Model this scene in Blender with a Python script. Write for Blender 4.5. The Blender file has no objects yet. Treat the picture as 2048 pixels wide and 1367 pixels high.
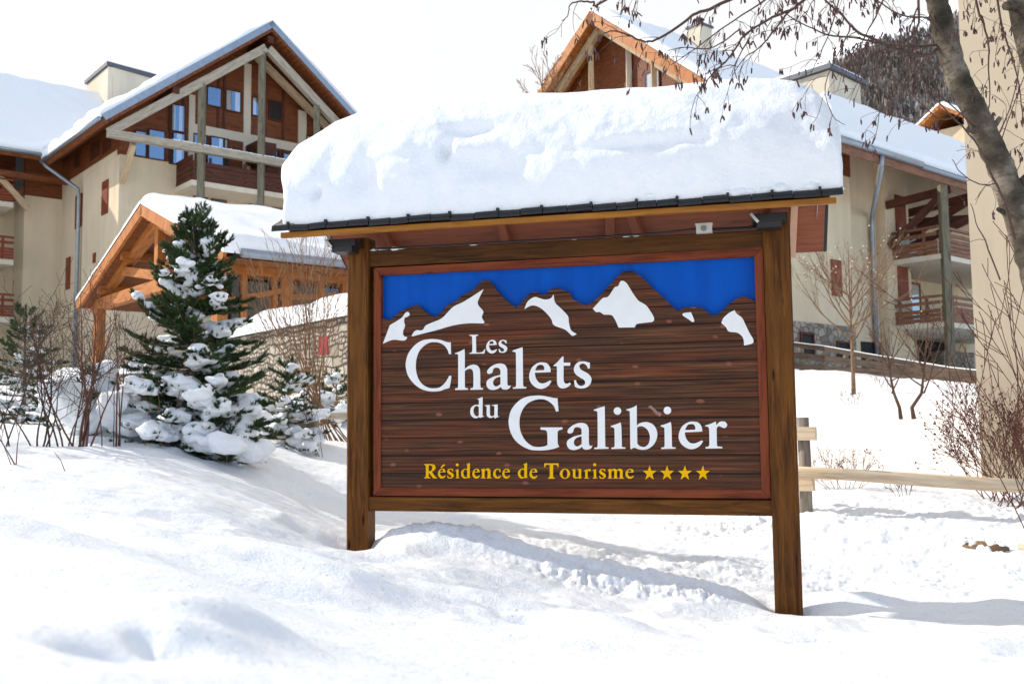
import bpy, math, random
import numpy as np
from mathutils import Vector, Matrix, noise as mnoise
from mathutils.geometry import tessellate_polygon

# ---------------------------------------------------------------- camera, sky, sun, exposure
scene = bpy.context.scene
COL = scene.collection
EYE = np.array([0.0, 0.0, 1.32]); FPX = 1991.0
PITCH = math.atan(168 / FPX); ROLL = math.radians(0.6)
F0 = np.array([0, math.cos(PITCH), math.sin(PITCH)])
_U0 = np.array([0, -math.sin(PITCH), math.cos(PITCH)]); _R0 = np.array([1.0, 0, 0])
CR = math.cos(ROLL) * _R0 - math.sin(ROLL) * _U0
CU = math.sin(ROLL) * _R0 + math.cos(ROLL) * _U0
cam_data = bpy.data.cameras.new("camera")
cam_data.sensor_width = 36; cam_data.lens = 36 * FPX / 2048
cam_data.clip_start = 0.05; cam_data.clip_end = 6000
cam_data.dof.use_dof = True; cam_data.dof.focus_distance = 7.4; cam_data.dof.aperture_fstop = 4.0
cam = bpy.data.objects.new("camera", cam_data); COL.objects.link(cam)
cam.matrix_world = Matrix(((CR[0], CU[0], -F0[0], EYE[0]), (CR[1], CU[1], -F0[1], EYE[1]),
                           (CR[2], CU[2], -F0[2], EYE[2]), (0, 0, 0, 1)))
scene.camera = cam

SUN_AZ = math.radians(163); SUN_EL = math.radians(33)     # direction towards the sun: from the left, almost in the plane of the sign
SKY_STRENGTH = 0.12; CLOUD_STRENGTH = 1.0; EXPOSURE = 1.18
w = bpy.data.worlds.new("World"); scene.world = w; w.use_nodes = True
nt = w.node_tree; nt.nodes.clear()
N = nt.nodes.new; L = nt.links.new
out = N("ShaderNodeOutputWorld"); mixs = N("ShaderNodeMixShader")
b1 = N("ShaderNodeBackground"); b2 = N("ShaderNodeBackground")
sky = N("ShaderNodeTexSky"); sky.sky_type = 'NISHITA'; sky.sun_disc = False
sky.sun_elevation = SUN_EL; sky.sun_rotation = math.pi / 2 - SUN_AZ
sky.altitude = 1400; sky.air_density = 1.0; sky.dust_density = 1.0; sky.ozone_density = 1.5
L(sky.outputs[0], b1.inputs[0]); b1.inputs[1].default_value = SKY_STRENGTH
b2.inputs[0].default_value = (1.0, 0.985, 0.965, 1); b2.inputs[1].default_value = 0.465
tc = N("ShaderNodeTexCoord"); sep = N("ShaderNodeSeparateXYZ"); L(tc.outputs["Generated"], sep.inputs[0])
nz = N("ShaderNodeTexNoise"); nz.inputs["Scale"].default_value = 2.2; nz.inputs["Detail"].default_value = 6
L(tc.outputs["Generated"], nz.inputs["Vector"])
# thin high cloud over the whole sky but for a blue clearing behind the photographer's right shoulder
m1 = N("ShaderNodeMapRange"); m1.inputs[1].default_value = -0.85; m1.inputs[2].default_value = -0.6
dt = N("ShaderNodeVectorMath"); dt.operation = 'DOT_PRODUCT'; L(tc.outputs["Generated"], dt.inputs[0]); dt.inputs[1].default_value = (-0.84, 0.48, -0.25); L(dt.outputs["Value"], m1.inputs[0])
m2 = N("ShaderNodeMapRange"); m2.inputs[1].default_value = 0.3; m2.inputs[2].default_value = 0.65
m2.inputs[3].default_value = 0.84; m2.inputs[4].default_value = 0.97
L(nz.outputs[0], m2.inputs[0])
mm = N("ShaderNodeMath"); mm.operation = 'MULTIPLY'; L(m1.outputs[0], mm.inputs[0]); L(m2.outputs[0], mm.inputs[1])
m3 = N("ShaderNodeMapRange"); m3.inputs[1].default_value = -0.6; m3.inputs[2].default_value = 0.15; m3.inputs[3].default_value = 0.5; m3.inputs[4].default_value = 1.0; L(sep.outputs[1], m3.inputs[0])
mq = N("ShaderNodeMath"); mq.operation = 'MULTIPLY'; L(mm.outputs[0], mq.inputs[0]); L(m3.outputs[0], mq.inputs[1]); L(mq.outputs[0], mixs.inputs[0]); L(b1.outputs[0], mixs.inputs[1]); L(b2.outputs[0], mixs.inputs[2])
L(mixs.outputs[0], out.inputs[0])
sd_ = bpy.data.lights.new("sun", 'SUN'); sd_.energy = 2.05; sd_.angle = math.radians(0.5); sd_.color = (1.0, 0.93, 0.83)
sun = bpy.data.objects.new("sun", sd_); COL.objects.link(sun)
sun.rotation_euler = Vector((math.cos(SUN_EL) * math.cos(SUN_AZ), math.cos(SUN_EL) * math.sin(SUN_AZ), math.sin(SUN_EL))).to_track_quat('Z', 'Y').to_euler()
scene.view_settings.view_transform = 'Standard'; scene.view_settings.look = 'None'
scene.view_settings.gamma = 1; scene.view_settings.exposure = EXPOSURE

# ---------------------------------------------------------------- measuring helpers (photo measurements -> metres in the place)
def ray(px, py): return F0 + (px - 1024) / FPX * CR + (683.5 - py) / FPX * CU
def at(px, py, d): return EYE + ray(px, py) * d
def hit(px, py, P, n):
    r = ray(px, py); return EYE + r * (np.dot(np.asarray(P) - EYE, n) / np.dot(r, n))

class Frame:
    """a local frame on the ground: u along a facade, v into it, z up"""
    def __init__(s, O, ang):
        s.O = np.array([O[0], O[1], 0.0]); a = math.radians(ang); s.ang = a
        s.u = np.array([math.cos(a), math.sin(a), 0]); s.v = np.array([-math.sin(a), math.cos(a), 0])
    def __call__(s, u, v, z): return s.O + s.u * u + s.v * v + np.array([0, 0, z])
    def f(s, px, py, v0=0.0):
        h = hit(px, py, s.O + s.v * v0, s.v) - s.O; return float(h @ s.u), float(h[2])
    def sd(s, px, py, u0=0.0):
        h = hit(px, py, s.O + s.u * u0, s.u) - s.O; return float(h @ s.v), float(h[2])
    def rect_f(s, r, v0=0.0):
        x0, y0, x1, y1 = r; cx, cy = (x0 + x1) / 2, (y0 + y1) / 2
        return s.f(x0, cy, v0)[0], s.f(x1, cy, v0)[0], s.f(cx, y1, v0)[1], s.f(cx, y0, v0)[1]
    def rect_s(s, r, u0=0.0):
        x0, y0, x1, y1 = r; cx, cy = (x0 + x1) / 2, (y0 + y1) / 2
        return s.sd(x1, cy, u0)[0], s.sd(x0, cy, u0)[0], s.sd(cx, y1, u0)[1], s.sd(cx, y0, u0)[1]

# ---------------------------------------------------------------- mesh builder
class MB:
    def __init__(s): s.V = []; s.F = []; s.UV = []; s.S = []
    def face(s, pts, uv=None, smooth=False):
        i = len(s.V); s.V.extend([tuple(map(float, p)) for p in pts]); s.F.append(tuple(range(i, i + len(pts))))
        s.UV.append(uv or [(0, 0)] * len(pts)); s.S.append(smooth)
    def hexa(s, p, grain=0):
        """8 corners: 0-3 bottom ring, 4-7 top ring; grain: 0 along p0-p1, 1 along p1-p2, 2 vertical"""
        p = [np.asarray(q, float) for q in p]; o = random.random() * 7
        g = [p[1] - p[0], p[2] - p[1], p[4] - p[0]][grain]; g = g / (np.linalg.norm(g) + 1e-9)
        for q in ((3, 2, 1, 0), (4, 5, 6, 7), (0, 1, 5, 4), (1, 2, 6, 5), (2, 3, 7, 6), (3, 0, 4, 7)):
            P = [p[k] for k in q]; n = np.cross(P[1] - P[0], P[2] - P[0]); c = np.cross(n, g); l = np.linalg.norm(c)
            if l < 1e-9:
                c = P[1] - P[0]; l = np.linalg.norm(c) + 1e-9; c = c / l; e = P[3] - P[0]
                s.face(P, [(float(np.dot(x - P[0], e) / (np.linalg.norm(e) + 1e-9)) * .3 + o, float(np.dot(x - P[0], c)) + o) for x in P]); continue
            c = c / l
            s.face(P, [(float(np.dot(x, g)) + o, float(np.dot(x, c)) + o * 1.7) for x in P])
    def box(s, fr, u0, u1, v0, v1, z0, z1, grain=0):
        s.hexa([fr(u0, v0, z0), fr(u1, v0, z0), fr(u1, v1, z0), fr(u0, v1, z0), fr(u0, v0, z1), fr(u1, v0, z1), fr(u1, v1, z1), fr(u0, v1, z1)], grain)
    def beam(s, a, b, wd, h, up=(0, 0, 1), ch=0.0):
        a = np.asarray(a, float); b = np.asarray(b, float); d = b - a; ln = np.linalg.norm(d); d /= ln
        up = np.asarray(up, float); x = np.cross(d, up)
        if np.linalg.norm(x) < 1e-6: x = np.cross(d, (1, 0, 0))
        x /= np.linalg.norm(x); y = np.cross(x, d); hw, hh = wd / 2, h / 2; o = random.random() * 9
        if ch <= 0: pr = [(-hw, -hh), (hw, -hh), (hw, hh), (-hw, hh)]
        else: pr = [(-hw + ch, -hh), (hw - ch, -hh), (hw, -hh + ch), (hw, hh - ch), (hw - ch, hh), (-hw + ch, hh), (-hw, hh - ch), (-hw, -hh + ch)]
        n = len(pr); A = [a + x * q[0] + y * q[1] for q in pr]; B = [b + x * q[0] + y * q[1] for q in pr]
        per = 0
        for i in range(n):
            j = (i + 1) % n; e = math.hypot(pr[j][0] - pr[i][0], pr[j][1] - pr[i][1])
            s.face([A[i], A[j], B[j], B[i]], [(o, o + per), (o, o + per + e), (o + ln, o + per + e), (o + ln, o + per)]); per += e
        s.face(A[::-1], [(o + q[0] * .3, o + q[1]) for q in pr[::-1]]); s.face(B, [(o + q[0] * .3, o + q[1]) for q in pr])
    def prism(s, outer, holes, fn, d0, d1, smooth=False):
        """outline (2D points) extruded; fn(x, y, d) -> point"""
        loops = [outer] + list(holes or [])
        for L_ in range(len(loops)):
            ar = sum(a[0] * b[1] - b[0] * a[1] for a, b in zip(loops[L_], loops[L_][1:] + loops[L_][:1]))
            if (ar < 0) != (L_ > 0): loops[L_] = loops[L_][::-1]
        flat = [q for l in loops for q in l]
        tris = tessellate_polygon([[Vector((q[0], q[1], 0)) for q in l] for l in loops])
        for t in tris:
            P = [flat[k] for k in t]
            ar = (P[1][0] - P[0][0]) * (P[2][1] - P[0][1]) - (P[2][0] - P[0][0]) * (P[1][1] - P[0][1])
            if ar < 0: P = P[::-1]
            s.face([fn(q[0], q[1], d1) for q in P], [(q[0], q[1]) for q in P])
            s.face([fn(q[0], q[1], d0) for q in P[::-1]], [(q[0], q[1]) for q in P[::-1]])
        for l in loops:
            for a, b in zip(l, l[1:] + l[:1]):
                s.face([fn(*a, d0), fn(*b, d0), fn(*b, d1), fn(*a, d1)], [(a[0], a[1]), (b[0], b[1]), (b[0], b[1] + .01), (a[0], a[1] + .01)], smooth)
    def tube(s, path, rad, n=5, cap=True):
        P = [np.asarray(p, float) for p in path]; m = len(P)
        if m < 2: return
        if not hasattr(rad, '__len__'): rad = [rad] * m
        base = len(s.V); ref = None; per = 0.0
        for i in range(m):
            t = P[min(i + 1, m - 1)] - P[max(i - 1, 0)]; l = np.linalg.norm(t); t = t / l if l > 0 else np.array([0, 0, 1.0])
            if ref is None: ref = np.cross(t, (0.3, 0.2, 1.0)); 
            ref = ref - t * np.dot(ref, t); q = np.linalg.norm(ref)
            if q < 1e-6: ref = np.cross(t, (1, 0, 0.1)); q = np.linalg.norm(ref)
            ref = ref / q; b = np.cross(t, ref)
            for k in range(n):
                a = 2 * math.pi * k / n; v = P[i] + (ref * math.cos(a) + b * math.sin(a)) * rad[i]; s.V.append((float(v[0]), float(v[1]), float(v[2])))
        for i in range(m - 1):
            ln = float(np.linalg.norm(P[i + 1] - P[i]))
            for k in range(n):
                k2 = (k + 1) % n
                s.F.append((base + i * n + k, base + i * n + k2, base + (i + 1) * n + k2, base + (i + 1) * n + k))
                s.UV.append([(per, k * .03), (per, k * .03 + .03), (per + ln, k * .03 + .03), (per + ln, k * .03)]); s.S.append(True)
            per += ln
        if cap and rad[0] > .004:
            s.F.append(tuple(base + k for k in range(n))[::-1]); s.UV.append([(0, 0)] * n); s.S.append(False)
            s.F.append(tuple(base + (m - 1) * n + k for k in range(n))); s.UV.append([(0, 0)] * n); s.S.append(False)
    def grid(s, rows, smooth=True, closed=False):
        m, n = len(rows), len(rows[0]); base = len(s.V)
        for r in rows: s.V.extend([(float(p[0]), float(p[1]), float(p[2])) for p in r])
        for i in range(m - 1):
            for j in range(n if closed else n - 1):
                j2 = (j + 1) % n
                s.F.append((base + i * n + j, base + i * n + j2, base + (i + 1) * n + j2, base + (i + 1) * n + j)); s.UV.append([(j * .1, i * .1)] * 4); s.S.append(smooth)
    def blob(s, c, rx, ry, rz, seg=10, rings=7, rough=0.15, rot=None):
        c = np.asarray(c, float); o = random.random() * 50; rows = []
        for i in range(rings + 1):
            th = math.pi * i / rings; r = []
            for j in range(seg):
                ph = 2 * math.pi * j / seg; d = np.array([math.sin(th) * math.cos(ph), math.sin(th) * math.sin(ph), math.cos(th)])
                k = 1 + rough * mnoise.noise(Vector(d * 1.3 + o)); q = d * k * np.array([rx, ry, rz])
                if rot is not None: q = np.array([q[0] * math.cos(rot) - q[1] * math.sin(rot), q[0] * math.sin(rot) + q[1] * math.cos(rot), q[2]])
                r.append(c + q)
            rows.append(r)
        s.grid(rows, True, True)
    def build(s, name, mat, parent=None, **kw):
        org = np.zeros(3); q = parent
        while q is not None: org += np.array(q.location); q = q.parent
        me = bpy.data.meshes.new(name)
        me.from_pydata([(v[0] - org[0], v[1] - org[1], v[2] - org[2]) for v in s.V], [], s.F)
        uvl = me.uv_layers.new(name="UVMap"); flat = np.array([c for f in s.UV for q_ in f for c in q_], 'f')
        uvl.data.foreach_set("uv", flat); me.polygons.foreach_set("use_smooth", s.S)
        me.materials.append(mat); me.update()
        o = bpy.data.objects.new(name, me); COL.objects.link(o); o.parent = parent
        if kw: tag(o, **kw)
        return o

def tag(o, label=None, cat=None, group=None, kind=None):
    if label: o["label"] = label
    if cat: o["category"] = cat
    if group: o["group"] = group
    if kind: o["kind"] = kind
    return o
def thing(name, loc, label, cat, group=None):
    o = bpy.data.objects.new(name, None); COL.objects.link(o); o.location = tuple(float(c) for c in loc); o.empty_display_size = .2
    return tag(o, label, cat, group)
def weld(o, d=1e-4):
    import bmesh
    bm = bmesh.new(); bm.from_mesh(o.data); bmesh.ops.remove_doubles(bm, verts=bm.verts, dist=d); bm.to_mesh(o.data); bm.free(); return o

# numpy value noise
_rs = np.random.RandomState(7); _PT = _rs.rand(256, 256)
def vnoise(x, y):
    xi = np.floor(x).astype(int); yi = np.floor(y).astype(int); fx = x - xi; fy = y - yi
    fx = fx * fx * fx * (fx * (fx * 6 - 15) + 10); fy = fy * fy * fy * (fy * (fy * 6 - 15) + 10)
    a = _PT[xi & 255, yi & 255]; b = _PT[(xi + 1) & 255, yi & 255]; c = _PT[xi & 255, (yi + 1) & 255]; d = _PT[(xi + 1) & 255, (yi + 1) & 255]
    return (a * (1 - fx) + b * fx) * (1 - fy) + (c * (1 - fx) + d * fx) * fy - 0.5
def fbm(x, y, o=4, g=.5):
    r = 0; a = 1; 
    for k in range(o):
        r = r + a * vnoise(x * 2 ** k + 17.3 * k, y * 2 ** k + 9.1 * k); a *= g
    return r

# ---------------------------------------------------------------- materials
def new_mat(name):
    m = bpy.data.materials.new(name); m.use_nodes = True; t = m.node_tree
    b = t.nodes["Principled BSDF"]; return m, t, b
def ramp(t, src, stops):
    r = t.nodes.new("ShaderNodeValToRGB"); e = r.color_ramp.elements
    while len(e) < len(stops): e.new(.5)
    for k, (p, c) in enumerate(stops): e[k].position = p; e[k].color = (*c, 1)
    t.links.new(src, r.inputs[0]); return r.outputs[0]
def mapped(t, kind, sc, rot=(0, 0, 0)):
    c = t.nodes.new("ShaderNodeTexCoord"); m = t.nodes.new("ShaderNodeMapping"); m.inputs["Scale"].default_value = sc; m.inputs["Rotation"].default_value = rot
    t.links.new(c.outputs[kind], m.inputs[0]); return m.outputs[0]
def noise_n(t, vec, sc=1, det=4, rough=.5, dist=0):
    n = t.nodes.new("ShaderNodeTexNoise"); n.inputs["Scale"].default_value = sc; n.inputs["Detail"].default_value = det
    n.inputs["Roughness"].default_value = rough; n.inputs["Distortion"].default_value = dist; t.links.new(vec, n.inputs["Vector"]); return n.outputs[0]
def bump(t, b, h, st=.3, dist=.01):
    n = t.nodes.new("ShaderNodeBump"); n.inputs["Strength"].default_value = st; n.inputs["Distance"].default_value = dist
    t.links.new(h, n.inputs["Height"]); t.links.new(n.outputs[0], b.inputs["Normal"])
def mixc(t, f, a, b, mode='MIX'):
    m = t.nodes.new("ShaderNodeMix"); m.data_type = 'RGBA'; m.blend_type = mode
    for sck, v in ((m.inputs[0], f), (m.inputs[6], a), (m.inputs[7], b)):
        if hasattr(v, 'links') or hasattr(v, 'is_linked'): t.links.new(v, sck)
        elif isinstance(v, (int, float)): sck.default_value = v
        else: sck.default_value = (*v, 1)
    return m.outputs[2]
def wood(name, dark, mid, lite, rough=.6, bst=.35, knots=True, gsc=38, spec=.3, weather=None):
    m, t, b = new_mat(name)
    v = mapped(t, "UV", (2.1, gsc, 1)); g = noise_n(t, v, 1, 8, .72, .5)
    c = ramp(t, g, [(.36, dark), (.5, mid), (.67, lite)])
    v2 = mapped(t, "UV", (.9, 5, 1)); p = noise_n(t, v2, 1.3, 3, .5, .6)
    c = mixc(t, ramp(t, p, [(.38, (0, 0, 0)), (.66, (.55, .55, .55))]), c, lite if weather is None else weather)
    h = g
    if knots:
        v3 = mapped(t, "UV", (2.2, 9, 1)); vo = t.nodes.new("ShaderNodeTexVoronoi"); vo.inputs["Scale"].default_value = .9; t.links.new(v3, vo.inputs["Vector"])
        k = ramp(t, vo.outputs["Distance"], [(.04, (1, 1, 1)), (.12, (0, 0, 0))]); c = mixc(t, k, c, dark)
    t.links.new(c, b.inputs["Base Color"]); b.inputs["Roughness"].default_value = rough; b.inputs["Specular IOR Level"].default_value = spec
    if bst: bump(t, b, h, bst, .006)
    return m
def plain(name, col, rough=.5, metal=0, var=.12, sc=6, bst=0, spec=.5):
    m, t, b = new_mat(name); v = mapped(t, "Object", (sc, sc, sc)); g = noise_n(t, v, 1, 4)
    d = tuple(x * (1 - var) for x in col); l = tuple(min(1, x * (1 + var)) for x in col)
    t.links.new(ramp(t, g, [(.3, d), (.7, l)]), b.inputs["Base Color"]); b.inputs["Roughness"].default_value = rough; b.inputs["Metallic"].default_value = metal
    b.inputs["Specular IOR Level"].default_value = spec
    if bst: bump(t, b, g, bst, .01)
    return m
def stucco(name, col):
    m, t, b = new_mat(name); v = mapped(t, "Object", (1, 1, 1)); g = noise_n(t, v, .5, 5, .6); f = noise_n(t, v, 45, 3, .6)
    v2 = mapped(t, "Object", (2.2, 2.2, .22)); s_ = noise_n(t, v2, 1, 4, .6)
    c = ramp(t, g, [(.3, tuple(x * .88 for x in col)), (.7, tuple(min(1, x * 1.05) for x in col))])
    c = mixc(t, ramp(t, s_, [(.45, (0, 0, 0)), (.75, (.6, .6, .6))]), c, tuple(x * .78 for x in col))
    t.links.new(c, b.inputs["Base Color"]); b.inputs["Roughness"].default_value = .9; b.inputs["Specular IOR Level"].default_value = .15; bump(t, b, f, .25, .01); return m
def snow_mat(name, fine=.35, big=.0, dirt=0.0):
    m, t, b = new_mat(name); v = mapped(t, "Object", (1, 1, 1))
    f = noise_n(t, v, 60, 6, .65); g = noise_n(t, v, 9, 5, .55)
    a = t.nodes.new("ShaderNodeMath"); a.operation = 'MULTIPLY_ADD'; t.links.new(g, a.inputs[0]); a.inputs[1].default_value = 2.2; t.links.new(f, a.inputs[2])
    c = ramp(t, g, [(.3, (.83, .855, .885)), (.7, (.88, .895, .91))])
    if dirt:
        sp = noise_n(t, v, 38, 2, .5); c = mixc(t, ramp(t, sp, [(.66, (0, 0, 0)), (.74, (dirt, dirt, dirt))]), c, (.3, .27, .23))
    t.links.new(c, b.inputs["Base Color"]); b.inputs["Roughness"].default_value = .65; b.inputs["Specular IOR Level"].default_value = .25
    bump(t, b, a.outputs[0], fine, .018); return m
def masonry(name, cols, sc, mortar, axes=(1, 1, 1), zs=1.5):
    m, t, b = new_mat(name); v = mapped(t, "Object", (sc, sc, sc * zs)); nn = t.nodes.new("ShaderNodeTexNoise"); nn.inputs["Scale"].default_value = 2.5
    t.links.new(v, nn.inputs["Vector"]); ad = mixc(t, .12, v, nn.outputs["Color"], 'ADD')
    vo = t.nodes.new("ShaderNodeTexVoronoi"); vo.inputs["Randomness"].default_value = .85; t.links.new(ad, vo.inputs["Vector"]); vo.inputs["Scale"].default_value = 1
    ve = t.nodes.new("ShaderNodeTexVoronoi"); ve.feature = 'DISTANCE_TO_EDGE'; ve.inputs["Randomness"].default_value = .85; ve.inputs["Scale"].default_value = 1; t.links.new(ad, ve.inputs["Vector"])
    sp = t.nodes.new("ShaderNodeSeparateColor"); t.links.new(vo.outputs["Color"], sp.inputs[0])
    c = ramp(t, sp.outputs[0], [(k / (len(cols) - 1), cc) for k, cc in enumerate(cols)])
    fz = noise_n(t, v, 4, 4); c = mixc(t, .5, c, ramp(t, fz, [(.3, (.6, .6, .6)), (.7, (1, 1, 1))]), 'MULTIPLY')
    e = ramp(t, ve.outputs["Distance"], [(.02, (1, 1, 1)), (.07, (0, 0, 0))]); c = mixc(t, e, c, mortar)
    t.links.new(c, b.inputs["Base Color"]); b.inputs["Roughness"].default_value = .9
    h = ramp(t, ve.outputs["Distance"], [(0, (0, 0, 0)), (.12, (1, 1, 1))]); bump(t, b, h, .8, .03); return m
def bricky(name):
    m, t, b = new_mat(name); v = mapped(t, "UV", (1, 1, 1)); nn = t.nodes.new("ShaderNodeTexNoise"); nn.inputs["Scale"].default_value = 3.2; nn.inputs["Detail"].default_value = 3; t.links.new(v, nn.inputs["Vector"])
    ad = mixc(t, .22, v, nn.outputs["Color"], 'ADD'); outs = []
    for bw, rh, of in ((.34, .17, .45), (.19, .085, .3)):
        br = t.nodes.new("ShaderNodeTexBrick"); br.inputs["Scale"].default_value = 1; br.inputs["Brick Width"].default_value = bw; br.inputs["Row Height"].default_value = rh; br.inputs["Mortar Size"].default_value = .021
        br.inputs["Mortar Smooth"].default_value = .4; br.offset = of; br.squash = .6; br.squash_frequency = 3; br.inputs["Color1"].default_value = (0, 0, 0, 1); br.inputs["Color2"].default_value = (1, 1, 1, 1); br.inputs["Mortar"].default_value = (.5, .5, .5, 1)
        t.links.new(ad, br.inputs["Vector"]); c = ramp(t, br.outputs["Color"], [(0, (.26, .21, .15)), (.3, (.42, .35, .26)), (.65, (.6, .54, .45)), (1, (.36, .32, .27))]); outs.append((mixc(t, br.outputs["Fac"], c, (.10, .075, .05)), br.outputs["Fac"]))
    pz = noise_n(t, v, 1.6, 2, .5); f_ = ramp(t, pz, [(.47, (0, 0, 0)), (.53, (1, 1, 1))]); c = mixc(t, f_, outs[0][0], outs[1][0]); h = mixc(t, f_, outs[0][1], outs[1][1])
    g = noise_n(t, v, 14, 4); c = mixc(t, .55, c, ramp(t, g, [(.3, (.55, .52, .5)), (.7, (1, 1, 1))]), 'MULTIPLY'); t.links.new(c, b.inputs["Base Color"]); b.inputs["Roughness"].default_value = .9
    iv = t.nodes.new("ShaderNodeInvert"); t.links.new(h, iv.inputs["Color"]); bump(t, b, iv.outputs[0], .8, .03); return m
def pane_mat(name, refl=.4, tint=(.8, .85, .9)):
    m = bpy.data.materials.new(name); m.use_nodes = True; t = m.node_tree; t.nodes.clear()
    o = t.nodes.new("ShaderNodeOutputMaterial"); mx = t.nodes.new("ShaderNodeMixShader"); g = t.nodes.new("ShaderNodeBsdfGlossy"); tr = t.nodes.new("ShaderNodeBsdfTransparent")
    g.inputs["Roughness"].default_value = .02; g.inputs["Color"].default_value = (*tint, 1); mx.inputs[0].default_value = refl
    t.links.new(tr.outputs[0], mx.inputs[1]); t.links.new(g.outputs[0], mx.inputs[2]); t.links.new(mx.outputs[0], o.inputs[0]); return m

M = {}
M['snow'] = snow_mat('snow', .3); M['snow_path'] = snow_mat('snow_ground', .5, dirt=.5)
M['snow_roof'] = snow_mat('snow_roof', .25); M['snow_cap'] = snow_mat('snow_cap', .5)
M['post'] = wood('post_wood', (.016, .005, .0012), (.085, .028, .0045), (.2, .074, .011), .55, .8, True, 34, .15)
M['beam'] = wood('beam_wood', (.016, .006, .0015), (.055, .021, .0045), (.13, .049, .009), .6, .4, True, 40, .18)
M['fascia'] = wood('fascia_wood', (.15, .052, .006), (.32, .115, .01), (.43, .175, .016), .5, .25, False, 30)
M['redwood'] = wood('red_stained_wood', (.075, .014, .006), (.17, .034, .012), (.24, .058, .018), .6, .3, True, 30, .18)
M['soffit'] = wood('soffit_wood', (.14, .035, .016), (.23, .06, .026), (.3, .09, .04), .6, .25, True, 22)
M['slate'] = plain('black_slate', (.008, .0085, .0095), .6, 0, .4, 30, .4)
M['white_paint'] = plain('white_letters', (.84, .835, .82), .55, 0, .03, 9, 0, .12)
M['yellow_paint'] = plain('yellow_letters', (.88, .46, .002), .6, 0, .05, 9, 0, .06)
M['cream'] = stucco('cream_render', (.7, .575, .40)); M['cream_light'] = stucco('pale_render', (.70, .62, .49)); M['cream_warm'] = stucco('beige_render', (.64, .52, .37))
M['brown'] = wood('brown_cladding', (.055, .015, .005), (.15, .041, .011), (.24, .072, .02), .6, .2, False, 14)
M['dark_frame'] = wood('dark_frame_wood', (.03, .008, .004), (.07, .018, .008), (.12, .035, .014), .6, .2, False, 20)
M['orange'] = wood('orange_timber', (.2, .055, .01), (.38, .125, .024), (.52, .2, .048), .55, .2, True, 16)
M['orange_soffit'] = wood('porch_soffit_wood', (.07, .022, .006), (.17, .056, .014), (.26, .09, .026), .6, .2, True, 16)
M['grey_wood'] = wood('weathered_timber', (.2, .165, .12), (.36, .31, .235), (.47, .42, .34), .75, .3, True, 18)
M['tan_wood'] = wood('tan_timber', (.3, .2, .11), (.48, .34, .2), (.6, .46, .3), .7, .3, True, 16)
M['shutter'] = wood('red_shutter', (.12, .02, .01), (.2, .04, .015), (.26, .06, .02), .6, .1, False, 16)
M['rail_wood'] = wood('fence_rail_wood', (.36, .25, .14), (.55, .42, .28), (.68, .56, .42), .75, .4, True, 26)
M['pole_wood'] = wood('grey_pole_wood', (.1, .08, .06), (.22, .18, .14), (.34, .29, .24), .8, .5, True, 30)
M['metal'] = plain('grey_metal', (.3, .33, .37), .4, .6, .1); M['dark_metal'] = plain('dark_metal', (.09, .1, .12), .5, .3, .1)
M['black'] = plain('black_plastic', (.015, .015, .016), .4, 0, .1); M['box'] = plain('white_plastic', (.6, .6, .56), .5, 0, .05)
M['silver'] = plain('bare_aluminium', (.7, .7, .7), .35, .8, .05)
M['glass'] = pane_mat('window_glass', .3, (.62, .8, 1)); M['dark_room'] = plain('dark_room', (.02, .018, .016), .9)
M['curtain'] = plain('white_curtain', (.75, .74, .7), .9, 0, .05); M['curtain2'] = plain('beige_curtain', (.4, .38, .3), .9, 0, .1)
M['stone'] = bricky('rubble_masonry')
M['stone_x'] = masonry('dry_stone', [(.32, .25, .17), (.52, .42, .3), (.62, .54, .42), (.42, .34, .25)], 5.2, (.13, .1, .075))
M['stone_dark'] = masonry('stone_cladding', [(.2, .16, .12), (.34, .28, .21), (.42, .36, .29), (.26, .22, .18)], 2.6, (.12, .1, .08))
M['bark'] = plain('grey_bark', (.17, .13, .10), .85, 0, .35, 20, .5, .2)
M['twig_tan'] = plain('tan_twig', (.25, .14, .075), .8, 0, .25, 8, 0, .2)
M['twig_grey'] = plain('grey_twig', (.085, .052, .042), .8, 0, .25, 8, 0, .2)
M['twig_red'] = plain('red_brown_twig', (.14, .055, .038), .8, 0, .3, 8, 0, .2)
M['needle'] = plain('pine_needle', (.035, .066, .018), .5, 0, .5, 5, 0, .3)
M['berry'] = plain('dried_berry', (.10, .02, .015), .6, 0, .3, 20)
M['leaf_dead'] = plain('dead_leaf', (.22, .11, .05), .8, 0, .3, 20)

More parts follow.
